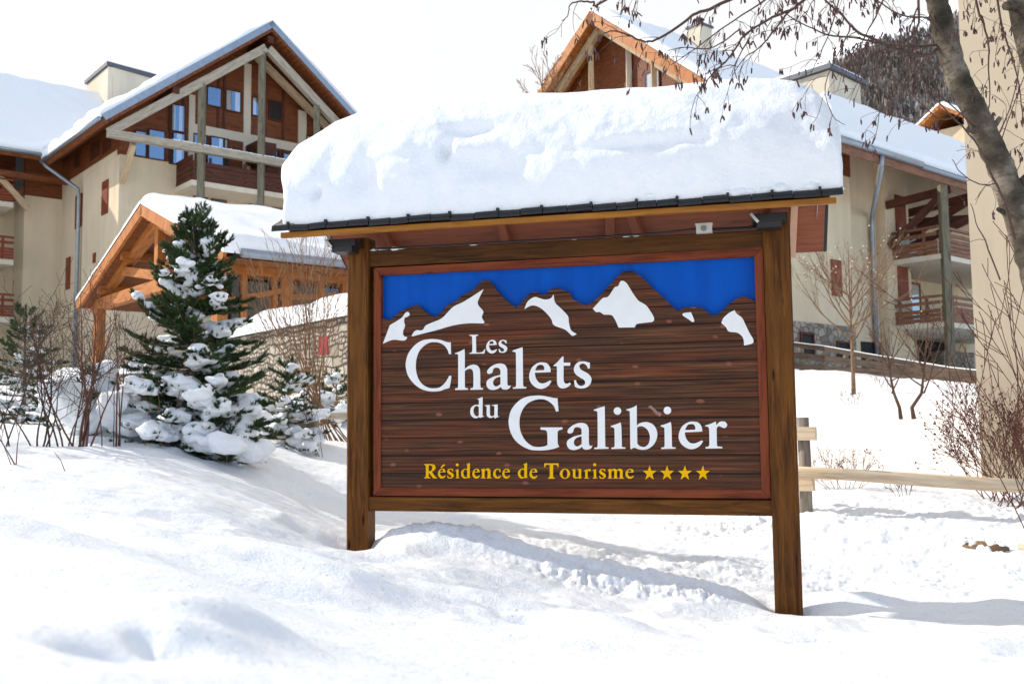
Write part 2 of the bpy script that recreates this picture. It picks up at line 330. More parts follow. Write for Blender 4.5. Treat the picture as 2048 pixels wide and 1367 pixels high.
# ---------------------------------------------------------------- snow ground: one sheet through measured heights
_cp = [(0, 1367, 1.0), (500, 1367, 1.4), (1000, 1367, 2.5), (1500, 1367, 3.3), (2048, 1367, 3.6), (1000, 1250, 4.4), (1500, 1290, 4.8), (2048, 1290, 4.8),
       (700, 1250, 3.6), (300, 1280, 1.5), (0, 1150, 2.6), (330, 1130, 3.2), (600, 1120, 5.4), (0, 1050, 4.6), (0, 1000, 6.2), (300, 1000, 7.0), (600, 1050, 8.0), (300, 930, 8.8),
       (718, 1112, 7.7), (650, 1000, 9.8), (0, 885, 9.2), (200, 885, 9.6), (400, 915, 9.7), (500, 905, 10.6), (640, 905, 12.2), (690, 870, 14), (0, 850, 14), (300, 850, 16),
       (770, 1085, 7.75), (860, 1100, 7.5), (1000, 1130, 7.3), (1200, 1165, 7.2), (1400, 1185, 7.15), (1577, 1218, 7.05), (1000, 1190, 6.4), (1300, 1215, 6.4),
       (900, 1045, 9.3), (1100, 1062, 9.8), (1400, 1130, 8.6), (1700, 1150, 8.2), (2048, 1200, 7.3), (1800, 1230, 6.6), (1400, 1050, 10.8), (1620, 1100, 9.2), (1850, 1120, 8.7), (2048, 1125, 8.4),
       (1650, 1018, 10.4), (1850, 1035, 9.9), (2048, 1055, 9.3), (1660, 965, 12), (1900, 965, 12), (2000, 1003, 10.8), (1700, 930, 14), (1800, 900, 16), (1700, 800, 21),
       (1590, 748, 25), (1830, 825, 19.5), (1950, 765, 24), (1900, 870, 16), (1250, 900, 15), (1250, 830, 22), (1000, 840, 18), (800, 850, 16)]
_pts = [at(*c) for c in _cp] + [np.array(p, float) for p in [(-40, 40, 3.2), (0, 40, 3.3), (30, 40, 3.2), (14, 36, 3.1), (-14, 38, 3.0), (-9, 24, 2.1), (-14, 24, 2.3), (-20, 20, 1.9), (0, 30, 2.7), (-30, 10, 1.5), (30, 10, 1.2),
       (10, 18, 1.7), (-6, -1, .95), (-12, 3, 1.1), (0, -6, .2), (6, -4, .1), (14, -6, .1), (8, 3, .2), (-14, -8, .8), (12, 8, .35), (20, 20, 2.0), (0, -30, 0), (40, -20, 0), (-40, -20, .6), (-80, 80, 4), (80, 80, 5), (0, 90, 5)]]
_C = np.array(_pts)
def _phi(r2): return 0.5 * r2 * np.log(r2 + 1e-9)
_n = len(_C); _X = _C[:, :2]
_s = 1.0 / 10
_XS = _X * _s
_K = _phi(((_XS[:, None] - _XS[None]) ** 2).sum(-1)) + np.eye(_n) * 2e-4
_P = np.hstack([np.ones((_n, 1)), _XS]); _A = np.block([[_K, _P], [_P.T, np.zeros((3, 3))]])
_sol = np.linalg.solve(_A, np.concatenate([_C[:, 2], np.zeros(3)]))
def base_h(x, y):
    sh = x.shape; q = np.stack([x.ravel(), y.ravel()], 1) * _s; o = np.zeros(len(q))
    for k in range(0, len(q), 60000):
        c = q[k:k + 60000]; o[k:k + 60000] = _phi(((c[:, None] - _XS[None]) ** 2).sum(-1)) @ _sol[:_n] + _sol[_n] + c @ _sol[_n + 1:]
    r = np.hypot(x, y); o = o.reshape(sh); far = np.clip((r - 60) / 60, 0, 1); far = far * far * (3 - 2 * far)
    return o * (1 - far) + (3.5 + 0.012 * (r - 60)) * far
SG = Frame(at(1550, 1220, 7.0), -14.3)       # the sign's frame: u along the board (right post at 0), v behind it
def g_(x, c, s): return np.exp(-((x - c) / s) ** 2)
def bump2(x, y, cx, cy, sx, sy, h, a=0):
    a = math.radians(a); dx = x - cx; dy = y - cy; p = dx * math.cos(a) + dy * math.sin(a); q = -dx * math.sin(a) + dy * math.cos(a)
    return h * np.exp(-(p / sx) ** 2 - (q / sy) ** 2)
_rng = np.random.RandomState(11)
_marks = []
def _mk(px, py, d, sx, sy, h, a=0): p = at(px, py, d); _marks.append((p[0], p[1], sx, sy, h, a))
# drifts, wind scoops and hollows seen in the photograph
_mk(345, 1200, 1.75, .12, .13, .055, 10); _mk(455, 1190, 1.9, .13, .12, .055, -10); _mk(400, 1150, 2.05, .16, .10, .03, 0); _mk(350, 1235, 1.6, .05, .05, .02); _mk(450, 1240, 1.65, .06, .05, .018); _mk(560, 1250, 1.9, .12, .06, .02); _mk(130, 1180, 2.2, .2, .1, .03); _mk(335, 1270, 1.5, .04, .06, -.04); _mk(295, 1235, 1.55, .03, .05, -.025, 10); _mk(215, 1300, 1.35, .06, .07, -.05, 20); _mk(480, 1180, 2.2, .26, .12, .035, 25)
_mk(60, 1050, 4.0, .5, .25, .07, 20); _mk(180, 1010, 5.0, .6, .2, .05, -20); _mk(560, 1060, 5.6, .55, .25, -.06); _mk(660, 1080, 6.8, .35, .25, -.07); _mk(640, 1040, 7.6, .4, .25, .05)
_mk(560, 1095, 5.2, .4, .2, .05); _mk(690, 1115, 7.2, .2, .2, .03); _mk(300, 900, 8.0, .9, .5, .06); _mk(90, 905, 7.4, .8, .4, -.05); _mk(460, 960, 7.2, .8, .3, .04, 15)
_mk(900, 1130, 6.7, .35, .22, .06, -20); _mk(790, 1120, 6.9, .18, .16, -.05); _mk(960, 1205, 5.9, .3, .13, .05, -10); _mk(1010, 1215, 5.6, .25, .09, -.04, -10)
_mk(1140, 1235, 5.3, .28, .10, .05, -25); _mk(1090, 1250, 5.1, .25, .08, -.045, -25); _mk(1230, 1245, 5.3, .2, .09, .05, -25); _mk(700, 1170, 5.0, .4, .14, .04, 10); _mk(640, 1200, 4.2, .5, .12, -.035, 20)
_mk(1660, 1200, 7.2, .3, .16, .05, -10); _mk(1740, 1190, 7.2, .22, .16, .06); _mk(1610, 1235, 6.6, .3, .12, -.03); _mk(1880, 1190, 7.3, .3, .16, .06); _mk(1960, 1210, 7.0, .35, .14, .03)
_mk(1170, 1120, 8.0, .1, .1, .03); _mk(620, 930, 10.5, .7, .3, -.04); _mk(1700, 1330, 3.8, .8, .3, .03)
def height(x, y, detail=True):
    x = np.asarray(x, float); y = np.asarray(y, float); z = base_h(x, y)
    u = (x - SG.O[0]) * SG.u[0] + (y - SG.O[1]) * SG.u[1]; v = (x - SG.O[0]) * SG.v[0] + (y - SG.O[1]) * SG.v[1]
    # ploughed ridge that runs from post to post
    rid = np.exp(-((v - .12 - .1 * vnoise(u * 1.1, u * 0 + 3)) / .2) ** 2) * np.clip((u + 3.4) / .5, 0, 1) * np.clip((-.05 - u) / .4, 0, 1)
    z = z + rid * (.13 + .10 * vnoise(u * 1.7 + 5, u * 0))
    hol = (np.exp(-((u + 3.16) ** 2 + (v - .08) ** 2) / .035) + np.exp(-((u - .1) ** 2 + (v - .08) ** 2) / .035)); z = z - .07 * hol - .07 * np.exp(-((u + 3.16) ** 2 + (v + .1) ** 2) / .06)
    for (cx, cy, sx, sy, h, a) in _marks: z = z + bump2(x, y, cx, cy, sx, sy, h, a)
    r = np.hypot(x, y); near = np.clip((r - 2.5) / 3, 0.25, 1) * np.clip((60 - r) / 30, 0, 1)
    if detail:
        z = z + near * (.05 * (.5 - 2.2 * np.abs(vnoise(x * .75 + 3 + .5 * vnoise(x * 2, y * 2), y * 1.25 + .4 * vnoise(x * 2 + 5, y * 2)))) + .025 * (.5 - 2.2 * np.abs(vnoise(x * 1.9 + 8, y * 3.1 + .5 * vnoise(x * 3, y * 3)))) + .07 * fbm(x * .7, y * .7 + 4, 3) + .035 * fbm(x * 2.3 + 9, y * 3.1, 3) + .008 * np.abs(fbm(x * 7 + 3, y * 9, 3)))
        # rubble of broken crust: on the ridge and on the bank beyond the trodden path
        bank = np.exp(-((y - 10.1 + .18 * (x - 4)) / .75) ** 2) * np.clip((x - 1.0) / 1.2, 0, 1)
        frt = np.exp(-((v + .22 + .12 * vnoise(u * 1.3, u * 0 + 8)) / .17) ** 2) * np.clip((u + 2.4) / .5, 0, 1) * np.clip((-.15 - u) / .3, 0, 1)
        rub = np.clip(rid * .35 + .75 * frt * (.6 + fbm(x * 1.7, y * 1.7, 2)) + .9 * bank * (.75 + fbm(x * 1.3, y * 1.3, 2)), 0, 1)
        c = fbm(x * 7, y * 7, 4, .62); z = z + rub * (.11 * np.abs(c) + .045 * fbm(x * 22, y * 22, 2))
        pth = np.exp(-((y - 8.7 + .1 * x) / .9) ** 2) * np.clip((x + .8) / 1.5, 0, 1)
        z = z + pth * .03 * fbm(x * 9, y * 16, 4, .7)
    return z
def gz(x, y): return float(height(np.array([float(x)]), np.array([float(y)]))[0])
def ghit(px, py, d0=.8, d1=40):
    """first point of the snow surface seen at a measured spot"""
    d = np.arange(d0, d1, .04); P = EYE[None] + ray(px, py)[None] * d[:, None]; h = height(P[:, 0], P[:, 1]); k = np.argmax(P[:, 2] < h)
    p = P[k].copy(); p[2] = h[k]; return p

_rr = []
r = 0.35
while r < 5: _rr.append(r); r *= 1.009
while r < 12.5: _rr.append(r); r += .032
while r < 40: _rr.append(r); r *= 1.0065
while r < 900: _rr.append(r); r *= 1.06
_rr = np.array(_rr)
_aa = list(np.arange(-36, 36, .085)) + list(np.arange(36, 324, 1.6))
_aa = np.radians(np.array(_aa)); _na = len(_aa); _nr = len(_rr)
_x = _rr[:, None] * np.sin(_aa)[None]; _y = _rr[:, None] * np.cos(_aa)[None]; _z = height(_x, _y)
_v = np.stack([_x, _y, _z], -1).reshape(-1, 3); _v = np.vstack([_v, [[0, 0, float(_z[0].mean())]]])
i, j = np.meshgrid(np.arange(_nr - 1), np.arange(_na), indexing='ij'); j2 = (j + 1) % _na
_q = np.stack([i * _na + j, (i + 1) * _na + j, (i + 1) * _na + j2, i * _na + j2], -1).reshape(-1, 4)
_t = np.stack([np.full(_na, _nr * _na), np.arange(_na), (np.arange(_na) + 1) % _na], -1)
def fast_mesh(name, V, Q, T=None):
    me = bpy.data.meshes.new(name); me.vertices.add(len(V)); me.vertices.foreach_set("co", np.asarray(V, 'f').ravel())
    loops = Q.ravel(); st = np.arange(len(Q)) * 4
    if T is not None: st = np.concatenate([st, len(Q) * 4 + np.arange(len(T)) * 3]); loops = np.concatenate([loops, T.ravel()])
    me.loops.add(len(loops)); me.loops.foreach_set("vertex_index", loops.astype('i')); me.polygons.add(len(st)); me.polygons.foreach_set("loop_start", st.astype('i'))
    me.polygons.foreach_set("use_smooth", np.ones(len(st), bool)); me.update(calc_edges=True); me.validate(); return me
_me = fast_mesh("snow_ground", _v, _q, _t); _me.materials.append(M['snow_path'])
_o = bpy.data.objects.new("snow_ground", _me); COL.objects.link(_o); tag(_o, "white snow cover over the ground, drifted in front and trodden behind the sign", kind='structure')

# ---------------------------------------------------------------- distant hillside
def hill(name, mat, fn, xs, ys, label):
    X, Y = np.meshgrid(xs, ys, indexing='ij'); Z = fn(X, Y); V = np.stack([X, Y, Z], -1).reshape(-1, 3); m, n = X.shape
    i, j = np.meshgrid(np.arange(m - 1), np.arange(n - 1), indexing='ij'); Q = np.stack([i * n + j, (i + 1) * n + j, (i + 1) * n + j + 1, i * n + j + 1], -1).reshape(-1, 4)
    me = fast_mesh(name, V, Q); me.materials.append(mat); o = bpy.data.objects.new(name, me); COL.objects.link(o); tag(o, label, kind='structure'); return o
def _crest(x):    # crest height of the wooded hill at 420 m
    return np.interp(x, [40, 110, 132, 160, 184, 200, 260, 420], [60, 128, 150, 163, 168, 176, 205, 240])
def hill_f(X, Y): return np.clip(_crest(X * 420 / np.maximum(Y, 200)) * np.clip((Y - 150) / 270, 0, 1) ** 1.15 + 6 * fbm(X * .02, Y * .02, 4) , -5, 400) - np.clip(Y - 425, 0, 200) * .8
M['hill'] = (lambda: None)()
m, t, b = new_mat('hillside_snow'); v = mapped(t, "Object", (1, 1, 1)); n1 = noise_n(t, v, .03, 6, .7); n2 = noise_n(t, v, .5, 5, .8)
c = mixc(t, ramp(t, n1, [(.45, (0, 0, 0)), (.62, (1, 1, 1))]), (.22, .2, .19), (.7, .72, .76)); c = mixc(t, .55, c, ramp(t, n2, [(.35, (.25, .22, .2)), (.65, (1, 1, 1))]), 'MULTIPLY')
t.links.new(c, b.inputs["Base Color"]); b.inputs["Roughness"].default_value = .95; M['hill'] = m
hill("hillside", M['hill'], hill_f, np.linspace(20, 330, 90), np.linspace(150, 520, 90), "brown wooded hillside with snow between the bare trees")
m, t, b = new_mat('mountain_snow'); v = mapped(t, "Object", (1, 1, 1)); n1 = noise_n(t, v, .012, 8, .7)
t.links.new(ramp(t, n1, [(.3, (.35, .35, .38)), (.45, (.85, .88, .92))]), b.inputs["Base Color"]); b.inputs["Roughness"].default_value = .9
def mtn_f(X, Y): return np.interp(X * 1500 / Y, [250, 400, 500, 590, 680, 800, 1100], [400, 520, 585, 640, 668, 760, 800]) * np.clip((Y - 900) / 600, 0, 1) + 40 * fbm(X * .006, Y * .006, 5) - np.clip(Y - 1510, 0, 900) * .9
hill("snowy_mountain", m, mtn_f, np.linspace(150, 1200, 80), np.linspace(900, 1700, 60), "pale snow covered mountain slope above the wooded hill")
# bare trees of the far wood
mb = MB(); rnd = random.Random(5)
for k in range(11500):
    yy = 230 + 195 * rnd.random() ** .7; xx = yy * rnd.uniform(.20, .62); zz = float(hill_f(np.array([xx]), np.array([yy]))[0]); h = rnd.uniform(3.2, 7.5); ww = h * rnd.uniform(.08, .2)
    for q in range(3):
        a = rnd.uniform(0, math.pi); z0 = zz + h * rnd.uniform(.0, .4); c, s_ = math.cos(a) * ww, math.sin(a) * ww
        mb.face([(xx - c * .12, yy - s_ * .12, z0), (xx + c * rnd.uniform(.05, .2), yy, z0), (xx + c * rnd.uniform(.3, 1), yy + s_, z0 + h * rnd.uniform(.4, .75))])
        mb.face([(xx, yy, z0), (xx - c * rnd.uniform(.3, 1), yy - s_, z0 + h * rnd.uniform(.4, .75)), (xx + .1, yy, zz + h)])
mb.build("bare_wood", plain('far_wood', (.2, .168, .15), .9, 0, .5, .09), label="mass of leafless brown trees covering the far hillside", kind='stuff')

# ---------------------------------------------------------------- the wooden sign
sg = thing("wooden_sign", SG(-1.5, 0, .2), "large dark wooden sign on two square posts under a small roof piled with snow", "sign")
# posts
for k, (u0, u1, zb) in enumerate(((-3.255, -3.075, 0.0), (0.0, .19, -.3))):
    mb = MB(); c = (u0 + u1) / 2; wd = u1 - u0
    mb.beam(SG(c, wd / 2, zb), SG(c, wd / 2, 2.84), wd, wd, up=SG.v, ch=.014); mb.build("post", M['post'], sg)
# rails
mb = MB(); mb.beam(SG(-3.085, .1, 2.672), SG(.01, .1, 2.66), .14, .128, ch=.006); mb.build("top_rail", M['beam'], sg)
mb = MB(); mb.beam(SG(-3.085, .1, .722), SG(.01, .1, .718), .14, .11, ch=.006); mb.build("bottom_rail", M['post'], sg)
# panel: local (u, z) outlines measured on the board plane
VB = .045       # front of the board sits this far behind the post faces
def sp(px, py): u, z = SG.f(px, py, VB); return (u, z)
def smooth_poly(pts, n=5):
    """pts: (x, y, corner) -> Catmull-Rom outline"""
    m = len(pts); o = []
    for i in range(m):
        p0, p1, p2, p3 = pts[i - 1], pts[i], pts[(i + 1) % m], pts[(i + 2) % m]
        a = p1 if p1[2] else p0; b = p2 if p2[2] else p3
        for k in range(n):
            t = k / n
            if p1[2]: m1 = ((p2[0] - p1[0]) * .8, (p2[1] - p1[1]) * .8)
            else: m1 = ((p2[0] - p0[0]) / 2, (p2[1] - p0[1]) / 2)
            if p2[2]: m2 = ((p2[0] - p1[0]) * .8, (p2[1] - p1[1]) * .8)
            else: m2 = ((p3[0] - p1[0]) / 2, (p3[1] - p1[1]) / 2)
            l = math.hypot(p2[0] - p1[0], p2[1] - p1[1])
            for mm_ in (0,):
                l1 = math.hypot(*m1); l2 = math.hypot(*m2)
                if l1 > l * 1.3: m1 = (m1[0] * l * 1.3 / l1, m1[1] * l * 1.3 / l1)
                if l2 > l * 1.3: m2 = (m2[0] * l * 1.3 / l2, m2[1] * l * 1.3 / l2)
            h1 = 2 * t ** 3 - 3 * t * t + 1; h2 = t ** 3 - 2 * t * t + t; h3 = -2 * t ** 3 + 3 * t * t; h4 = t ** 3 - t * t
            o.append((h1 * p1[0] + h2 * m1[0] + h3 * p2[0] + h4 * m2[0], h1 * p1[1] + h2 * m1[1] + h3 * p2[1] + h4 * m2[1]))
            if p1[2] and p2[2]: break
    return o
def parse(s):
    r = []
    for tk in s.split():
        c = tk.endswith('!'); x, y = tk.rstrip('!').split(','); r.append((float(x), float(y), c))
    return r
def board_fn(x, y, d): return SG(x, d, y)
ridge_s = "762,634! 778,640 788,633 806,620 823,613 834,610 843,615 850,623 869,634! 880,627 893,612 913,601 926,590 946,580 957,568 968,561 977,561 985,568 994,581 1005,593 1021,607 1033,615! 1043,605 1056,590 1069,583.5 1080,587 1086,590 1093,586 1102,578.5 1113,576.5 1128,580 1141,587.5 1146,598 1173,611! 1186,603 1203,587.5 1223,565.5 1243,546 1256,541.5 1269,544.5 1287,557 1306,576.5 1326,594 1344,611.5 1354,621.5! 1363,618 1374.5,614 1403,615.5 1416,625 1429,631.5! 1443,622.5 1460,607 1475.5,596 1489,593 1502,598.5 1511,603!"
edge = [sp(x, y) for x, y in smooth_poly(parse(ridge_s))]
UL, UR, ZB_, ZT_ = -2.975, -.066, .848, 2.535
edge = [q for q in edge if UL - .03 < q[0] < UR + .03]; edge[0] = (UL - .012, edge[0][1]); edge[-1] = (UR + .012, edge[-1][1])
mb = MB(); NB = 12; zlev = [ZB_ - .012 + (edge_z - ZB_ + .012) for edge_z in (ZB_ - .012,)]
mb.prism([(UL - .012, ZB_ - .012), (UR + .012, ZB_ - .012)] + edge[::-1], [], board_fn, VB + .028, VB)
m, t, b = new_mat('sign_boards')
uvn = mapped(t, "UV", (1, 1, 1)); sx = t.nodes.new("ShaderNodeSeparateXYZ"); t.links.new(uvn, sx.inputs[0])
pl = t.nodes.new("ShaderNodeMath"); pl.operation = 'MULTIPLY'; t.links.new(sx.outputs[1], pl.inputs[0]); pl.inputs[1].default_value = 7.3
fl = t.nodes.new("ShaderNodeMath"); fl.operation = 'FLOOR'; t.links.new(pl.outputs[0], fl.inputs[0])
fr_ = t.nodes.new("ShaderNodeMath"); fr_.operation = 'FRACT'; t.links.new(pl.outputs[0], fr_.inputs[0])
cb = t.nodes.new("ShaderNodeCombineXYZ"); mu = t.nodes.new("ShaderNodeMath"); mu.operation = 'MULTIPLY'; t.links.new(fl.outputs[0], mu.inputs[0]); mu.inputs[1].default_value = 3.71
ad = t.nodes.new("ShaderNodeMath"); ad.operation = 'ADD'; t.links.new(sx.outputs[0], ad.inputs[0]); t.links.new(mu.outputs[0], ad.inputs[1])
t.links.new(ad.outputs[0], cb.inputs[0]); t.links.new(sx.outputs[1], cb.inputs[1])
def mp(sc):
    q = t.nodes.new("ShaderNodeMapping"); q.inputs["Scale"].default_value = sc; t.links.new(cb.outputs[0], q.inputs[0]); return q.outputs[0]
g1 = noise_n(t, mp((1.3, 62, 1)), 1, 5, .6, .25); g2 = noise_n(t, mp((.8, 7, 1)), 1.4, 4, .55, .7)
wn = t.nodes.new("ShaderNodeTexWhiteNoise"); wn.noise_dimensions = '1D'; t.links.new(fl.outputs[0], wn.inputs["W"])
c = ramp(t, g1, [(.3, (.012, .0055, .003)), (.43, (.05, .02, .0085)), (.56, (.12, .046, .018)), (.74, (.25, .10, .042))])
red = ramp(t, g1, [(.3, (.06, .012, .005)), (.55, (.2, .046, .014)), (.75, (.33, .10, .032))])
c = mixc(t, ramp(t, g2, [(.45, (0, 0, 0)), (.68, (.85, .85, .85))]), c, red)
c = mixc(t, ramp(t, wn.outputs[0], [(0, (0, 0, 0)), (1, (.45, .45, .45))]), c, (.05, .02, .012))
vo = t.nodes.new("ShaderNodeTexVoronoi"); vo.inputs["Scale"].default_value = 1; vo.inputs["Randomness"].default_value = 1; t.links.new(mp((4.6, 8.3, 1)), vo.inputs["Vector"])
kd = t.nodes.new('ShaderNodeMath'); kd.operation = 'ADD'; kg = noise_n(t, mp((9, 22, 1)), 1, 2, .5); kq = t.nodes.new('ShaderNodeMath'); kq.operation = 'MULTIPLY'; t.links.new(kg, kq.inputs[0]); kq.inputs[1].default_value = .22; t.links.new(vo.outputs['Distance'], kd.inputs[0]); t.links.new(kq.outputs[0], kd.inputs[1])
kn = ramp(t, kd.outputs[0], [(.19, (1, 1, 1)), (.25, (0, 0, 0))]); c = mixc(t, kn, c, (.24, .085, .045))
seam = ramp(t, fr_.outputs[0], [(0, (0, 0, 0)), (.035, (0, 0, 0)), (.07, (1, 1, 1)), (.97, (1, 1, 1)), (1, (0, 0, 0))])
c = mixc(t, 1.0, c, mixc(t, 0.75, (1, 1, 1), seam), 'MULTIPLY')
t.links.new(c, b.inputs["Base Color"]); b.inputs["Roughness"].default_value = .5; b.inputs["Specular IOR Level"].default_value = .2
hh = t.nodes.new("ShaderNodeMath"); hh.operation = 'MULTIPLY'; t.links.new(g1, hh.inputs[0]); t.links.new(seam, hh.inputs[1]); bump(t, b, hh.outputs[0], .9, .01)
board = mb.build("board", m, sg)
# blue sheet seen above the cut-out mountains
m, t, b = new_mat('blue_sheet'); v = mapped(t, "UV", (9, .6, 1)); g = noise_n(t, v, 1, 4, .6)
t.links.new(ramp(t, g, [(.3, (.0, .07, .4)), (.7, (.0, .095, .5))]), b.inputs["Base Color"]); b.inputs["Roughness"].default_value = .5; b.inputs["Specular IOR Level"].default_value = .12
mb = MB(); mb.prism([(UL - .012, 1.95), (UR + .012, 1.95), (UR + .012, ZT_ + .012), (UL - .012, ZT_ + .012)], [], board_fn, VB + .06, VB + .045); mb.build("blue_panel", m, sg)
# red-brown frame, mitred
for nm, a, bb in (("frame_board", (-3.035, .787), (-.005, .787)), ("frame_board", (-3.035, 2.595), (-.005, 2.595)), ("frame_board", (-3.035, .787), (-3.035, 2.595)), ("frame_board", (-.005, .787), (-.005, 2.595))):
    mb = MB(); e = .0015
    if a[1] == bb[1]:
        z0 = a[1]; z1 = ZB_ if z0 < 1 else ZT_
        mb.prism([(a[0] + e, z0), (bb[0] - e, z0), (UR - e, z1), (UL + e, z1)], [], board_fn, VB + .05, VB - .012)
        o = mb.build(nm, M['redwood'], sg)
    else:
        u0 = a[0]; u1 = UL if u0 < -1 else UR
        mb.prism([(u0, a[1] + e), (u0, bb[1] - e), (u1, ZT_ - e), (u1, ZB_ + e)], [], board_fn, VB + .05, VB - .012)
        for k in range(len(mb.UV)): mb.UV[k] = [(q[1], q[0]) for q in mb.UV[k]]
        o = mb.build(nm, M['redwood'], sg)
mb = MB(); mb.box(SG, -3.08, .01, .1, .13, .76, 2.62); mb.build("back_board", M['beam'], sg)
# white snow patches of the mountains
def crop(s, ox, oy): return lambda x, y: (x / s + ox, y / s + oy)
K5, K6 = crop(4.557, 720, 480), crop(4.557, 1120, 480)
patches = [(K5, "212,942! 275,775! 380,710 415,665 440,655 455,675 440,695 408,710 405,750 412,780 395,830 400,870 433,885! 415,910 380,915 300,908"),
 (K5, "478,875 485,850 515,822 570,820 600,780 650,755 750,710 850,610 950,560 1127,448! 1075,560 1085,600 1125,650 1112,700 1135,745! 1130,760! 1000,758 860,775 700,820 560,855"),
 (K5, "1500,628! 1530,560 1590,520 1640,530 1690,542 1740,530 1765,495! 1780,570 1830,620 1895,690 1905,750 1925,820 1977,855! 1940,872 1910,850 1870,815 1770,775 1745,720 1700,665 1640,615 1570,595"),
 (K6, "300,625! 390,530 440,515 500,430 530,420 550,380 575,372 610,395 650,460 690,520 720,555 790,600 850,690 858,725 840,745 760,755 700,765 682,795! 535,797! 510,740 480,690 450,680 400,678 365,655 330,655"),
 (K6, "1118,685 1130,665 1195,657! 1225,735 1205,745 1170,720"),
 (K6, "1592,638! 1610,670 1660,710 1700,790 1735,860 1760,900 1755,940 1678,960! 1668,890 1620,845 1540,832 1510,790 1470,755! 1490,710 1540,665")]
def plate(name, contours, mat, th=.007, zoff=0.0):
    """contours: lists of px points (outer first); made as one thin cut-out plate on the board"""
    cs = [[sp(*q) for q in c] for c in contours]
    mb = MB(); mb.prism(cs[0], cs[1:], board_fn, VB - .0006 - zoff, VB - th - zoff); return mb.build(name, mat, sg)
for k, s in patches: plate("snow_patch", [[k(*q) for q in smooth_poly(parse(s), 6)]], M['white_paint'])
# lettering: outlines measured letter by letter
G = {}
G['C'] = ["995,236! 1000,467! 962,467! 930,380 860,290 760,243 680,233 590,240 480,300 385,400 330,540 312,680 325,830 370,960 450,1060 560,1120 660,1133 780,1115 880,1030 940,940 965,890! 1005,890! 995,1000 968,1128! 880,1150 780,1185 650,1195 520,1180 390,1130 270,1035 170,900 125,760 118,640 150,500 210,390 310,280 430,205 560,178 680,175 800,190 900,225 960,237"]
G['h'] = ["1078,450! 1170,415 1262,368! 1268,450 1268,757! 1340,700 1420,672 1459,672 1519,695 1559,760 1569,860 1572,1085 1585,1122 1625,1130! 1620,1158! 1378,1162! 1380,1133! 1425,1122 1437,1080 1437,860 1420,780 1380,755 1330,757 1268,795! 1270,1085 1280,1122 1328,1133! 1328,1162! 1080,1165! 1082,1135! 1130,1125 1140,1090 1140,520 1130,470 1078,462!"]
G['a'] = ["438,830 440,790 500,720 600,665 700,650 780,675 820,740 828,830 830,1030 845,1080 870,1085 895,1075! 880,1120 840,1150 780,1158 730,1145 705,1105! 640,1145 550,1165 470,1145 430,1090 422,1030 445,975 540,915 640,885 695,872! 695,790 670,745 620,730 570,740 548,780 535,825 500,848 460,850", "697,905! 620,925 570,965 550,1020 565,1070 600,1095 640,1090 697,1050!"]
G['l'] = ["932,400! 1040,360 1128,332! 1130,420 1138,1060 1150,1100 1200,1108! 1198,1135! 938,1142! 940,1115! 990,1105 1002,1060 998,480 985,430 932,418!"]
G['e'] = ["585,725! 225,740! 240,830 270,900 330,965 410,982 490,960 575,915! 605,935! 550,1020 470,1080 370,1108 270,1085 170,1010 115,920 100,830 115,730 165,620 250,545 330,510 410,505 500,525 560,590 585,670", "235,690! 430,683! 447,660 435,600 400,565 350,560 290,580 250,640"]
G['t'] = ["650,575! 740,500 855,370! 880,370! 880,510! 1035,510! 1030,580! 882,582! 882,900 900,960 950,990 1030,965! 1050,990! 1000,1050 930,1085 860,1097 790,1075 745,1010 733,920 730,620 715,590 655,590!"]
G['s'] = ["1480,510! 1480,640! 1440,650! 1420,600 1370,545 1310,530 1250,560 1243,610 1280,670 1380,725 1460,780 1510,850 1515,920 1480,1010 1400,1075 1290,1098 1200,1085 1140,1055! 1120,915! 1160,908! 1190,980 1240,1030 1300,1042 1360,1010 1375,960 1350,905 1270,855 1180,795 1130,730 1118,650 1150,560 1220,500 1310,482 1400,490 1440,505"]
G['d'] = ["245,170! 300,150 343,128! 348,180 345,480 352,505 368,500! 368,515! 290,538! 282,515! 240,540 190,542 140,510 112,460 107,400 125,340 170,300 220,283 275,285! 275,200 270,180 250,178!", "275,330! 250,308 215,305 180,340 168,400 180,460 215,500 250,508 275,490!"]
G['u'] = ["390,293! 485,283! 490,300 490,470 510,500 545,505 578,480! 578,330 570,305 530,300! 530,288! 640,275! 642,310 640,490 650,510 668,500! 665,515! 580,550! 578,515! 530,532 490,538 445,515 428,470 428,340 420,310 392,305!"]
G['G'] = ["1808,155! 1830,410! 1780,412! 1740,310 1660,230 1570,185 1470,172 1350,195 1220,260 1130,370 1080,500 1065,640 1085,790 1140,920 1220,1020 1330,1090 1450,1105 1560,1090 1615,1065! 1612,860 1600,800 1560,775 1480,768! 1478,722! 1905,722! 1903,765! 1850,775 1815,800 1810,870 1812,1030 1825,1070 1845,1100! 1740,1140 1600,1165 1430,1172 1270,1155 1110,1080 980,970 900,830 862,690 858,560 900,400 980,280 1090,180 1220,125 1360,105 1490,103 1620,125 1740,150"]
G['i'] = ["1038,575! 1180,530 1270,490! 1288,600 1300,1020 1310,1060 1384,1070! 1384,1100! 1055,1108! 1052,1075! 1120,1060 1132,1020 1128,660 1115,620 1040,590!"]
G['b'] = ["255,210! 400,165 495,112! 498,200 498,575! 560,525 640,500 740,495 860,545 940,650 965,790 930,930 850,1040 750,1105 640,1125 540,1112 470,1085 430,1078! 375,1110! 355,1105! 350,1000 340,280 325,245 258,222!", "505,615! 570,590 650,600 740,670 790,780 795,880 770,980 710,1045 640,1060 560,1035 510,985!"]
G['r'] = ["912,575! 1050,530 1160,480! 1168,570! 1230,500 1300,478 1370,490 1415,545 1410,590 1370,628 1320,625 1260,595 1215,590 1180,640 1178,700 1185,1000 1200,1045 1308,1058! 1305,1092! 925,1098! 925,1062! 985,1050 1010,1010 1008,700 998,630 975,600 915,590!"]
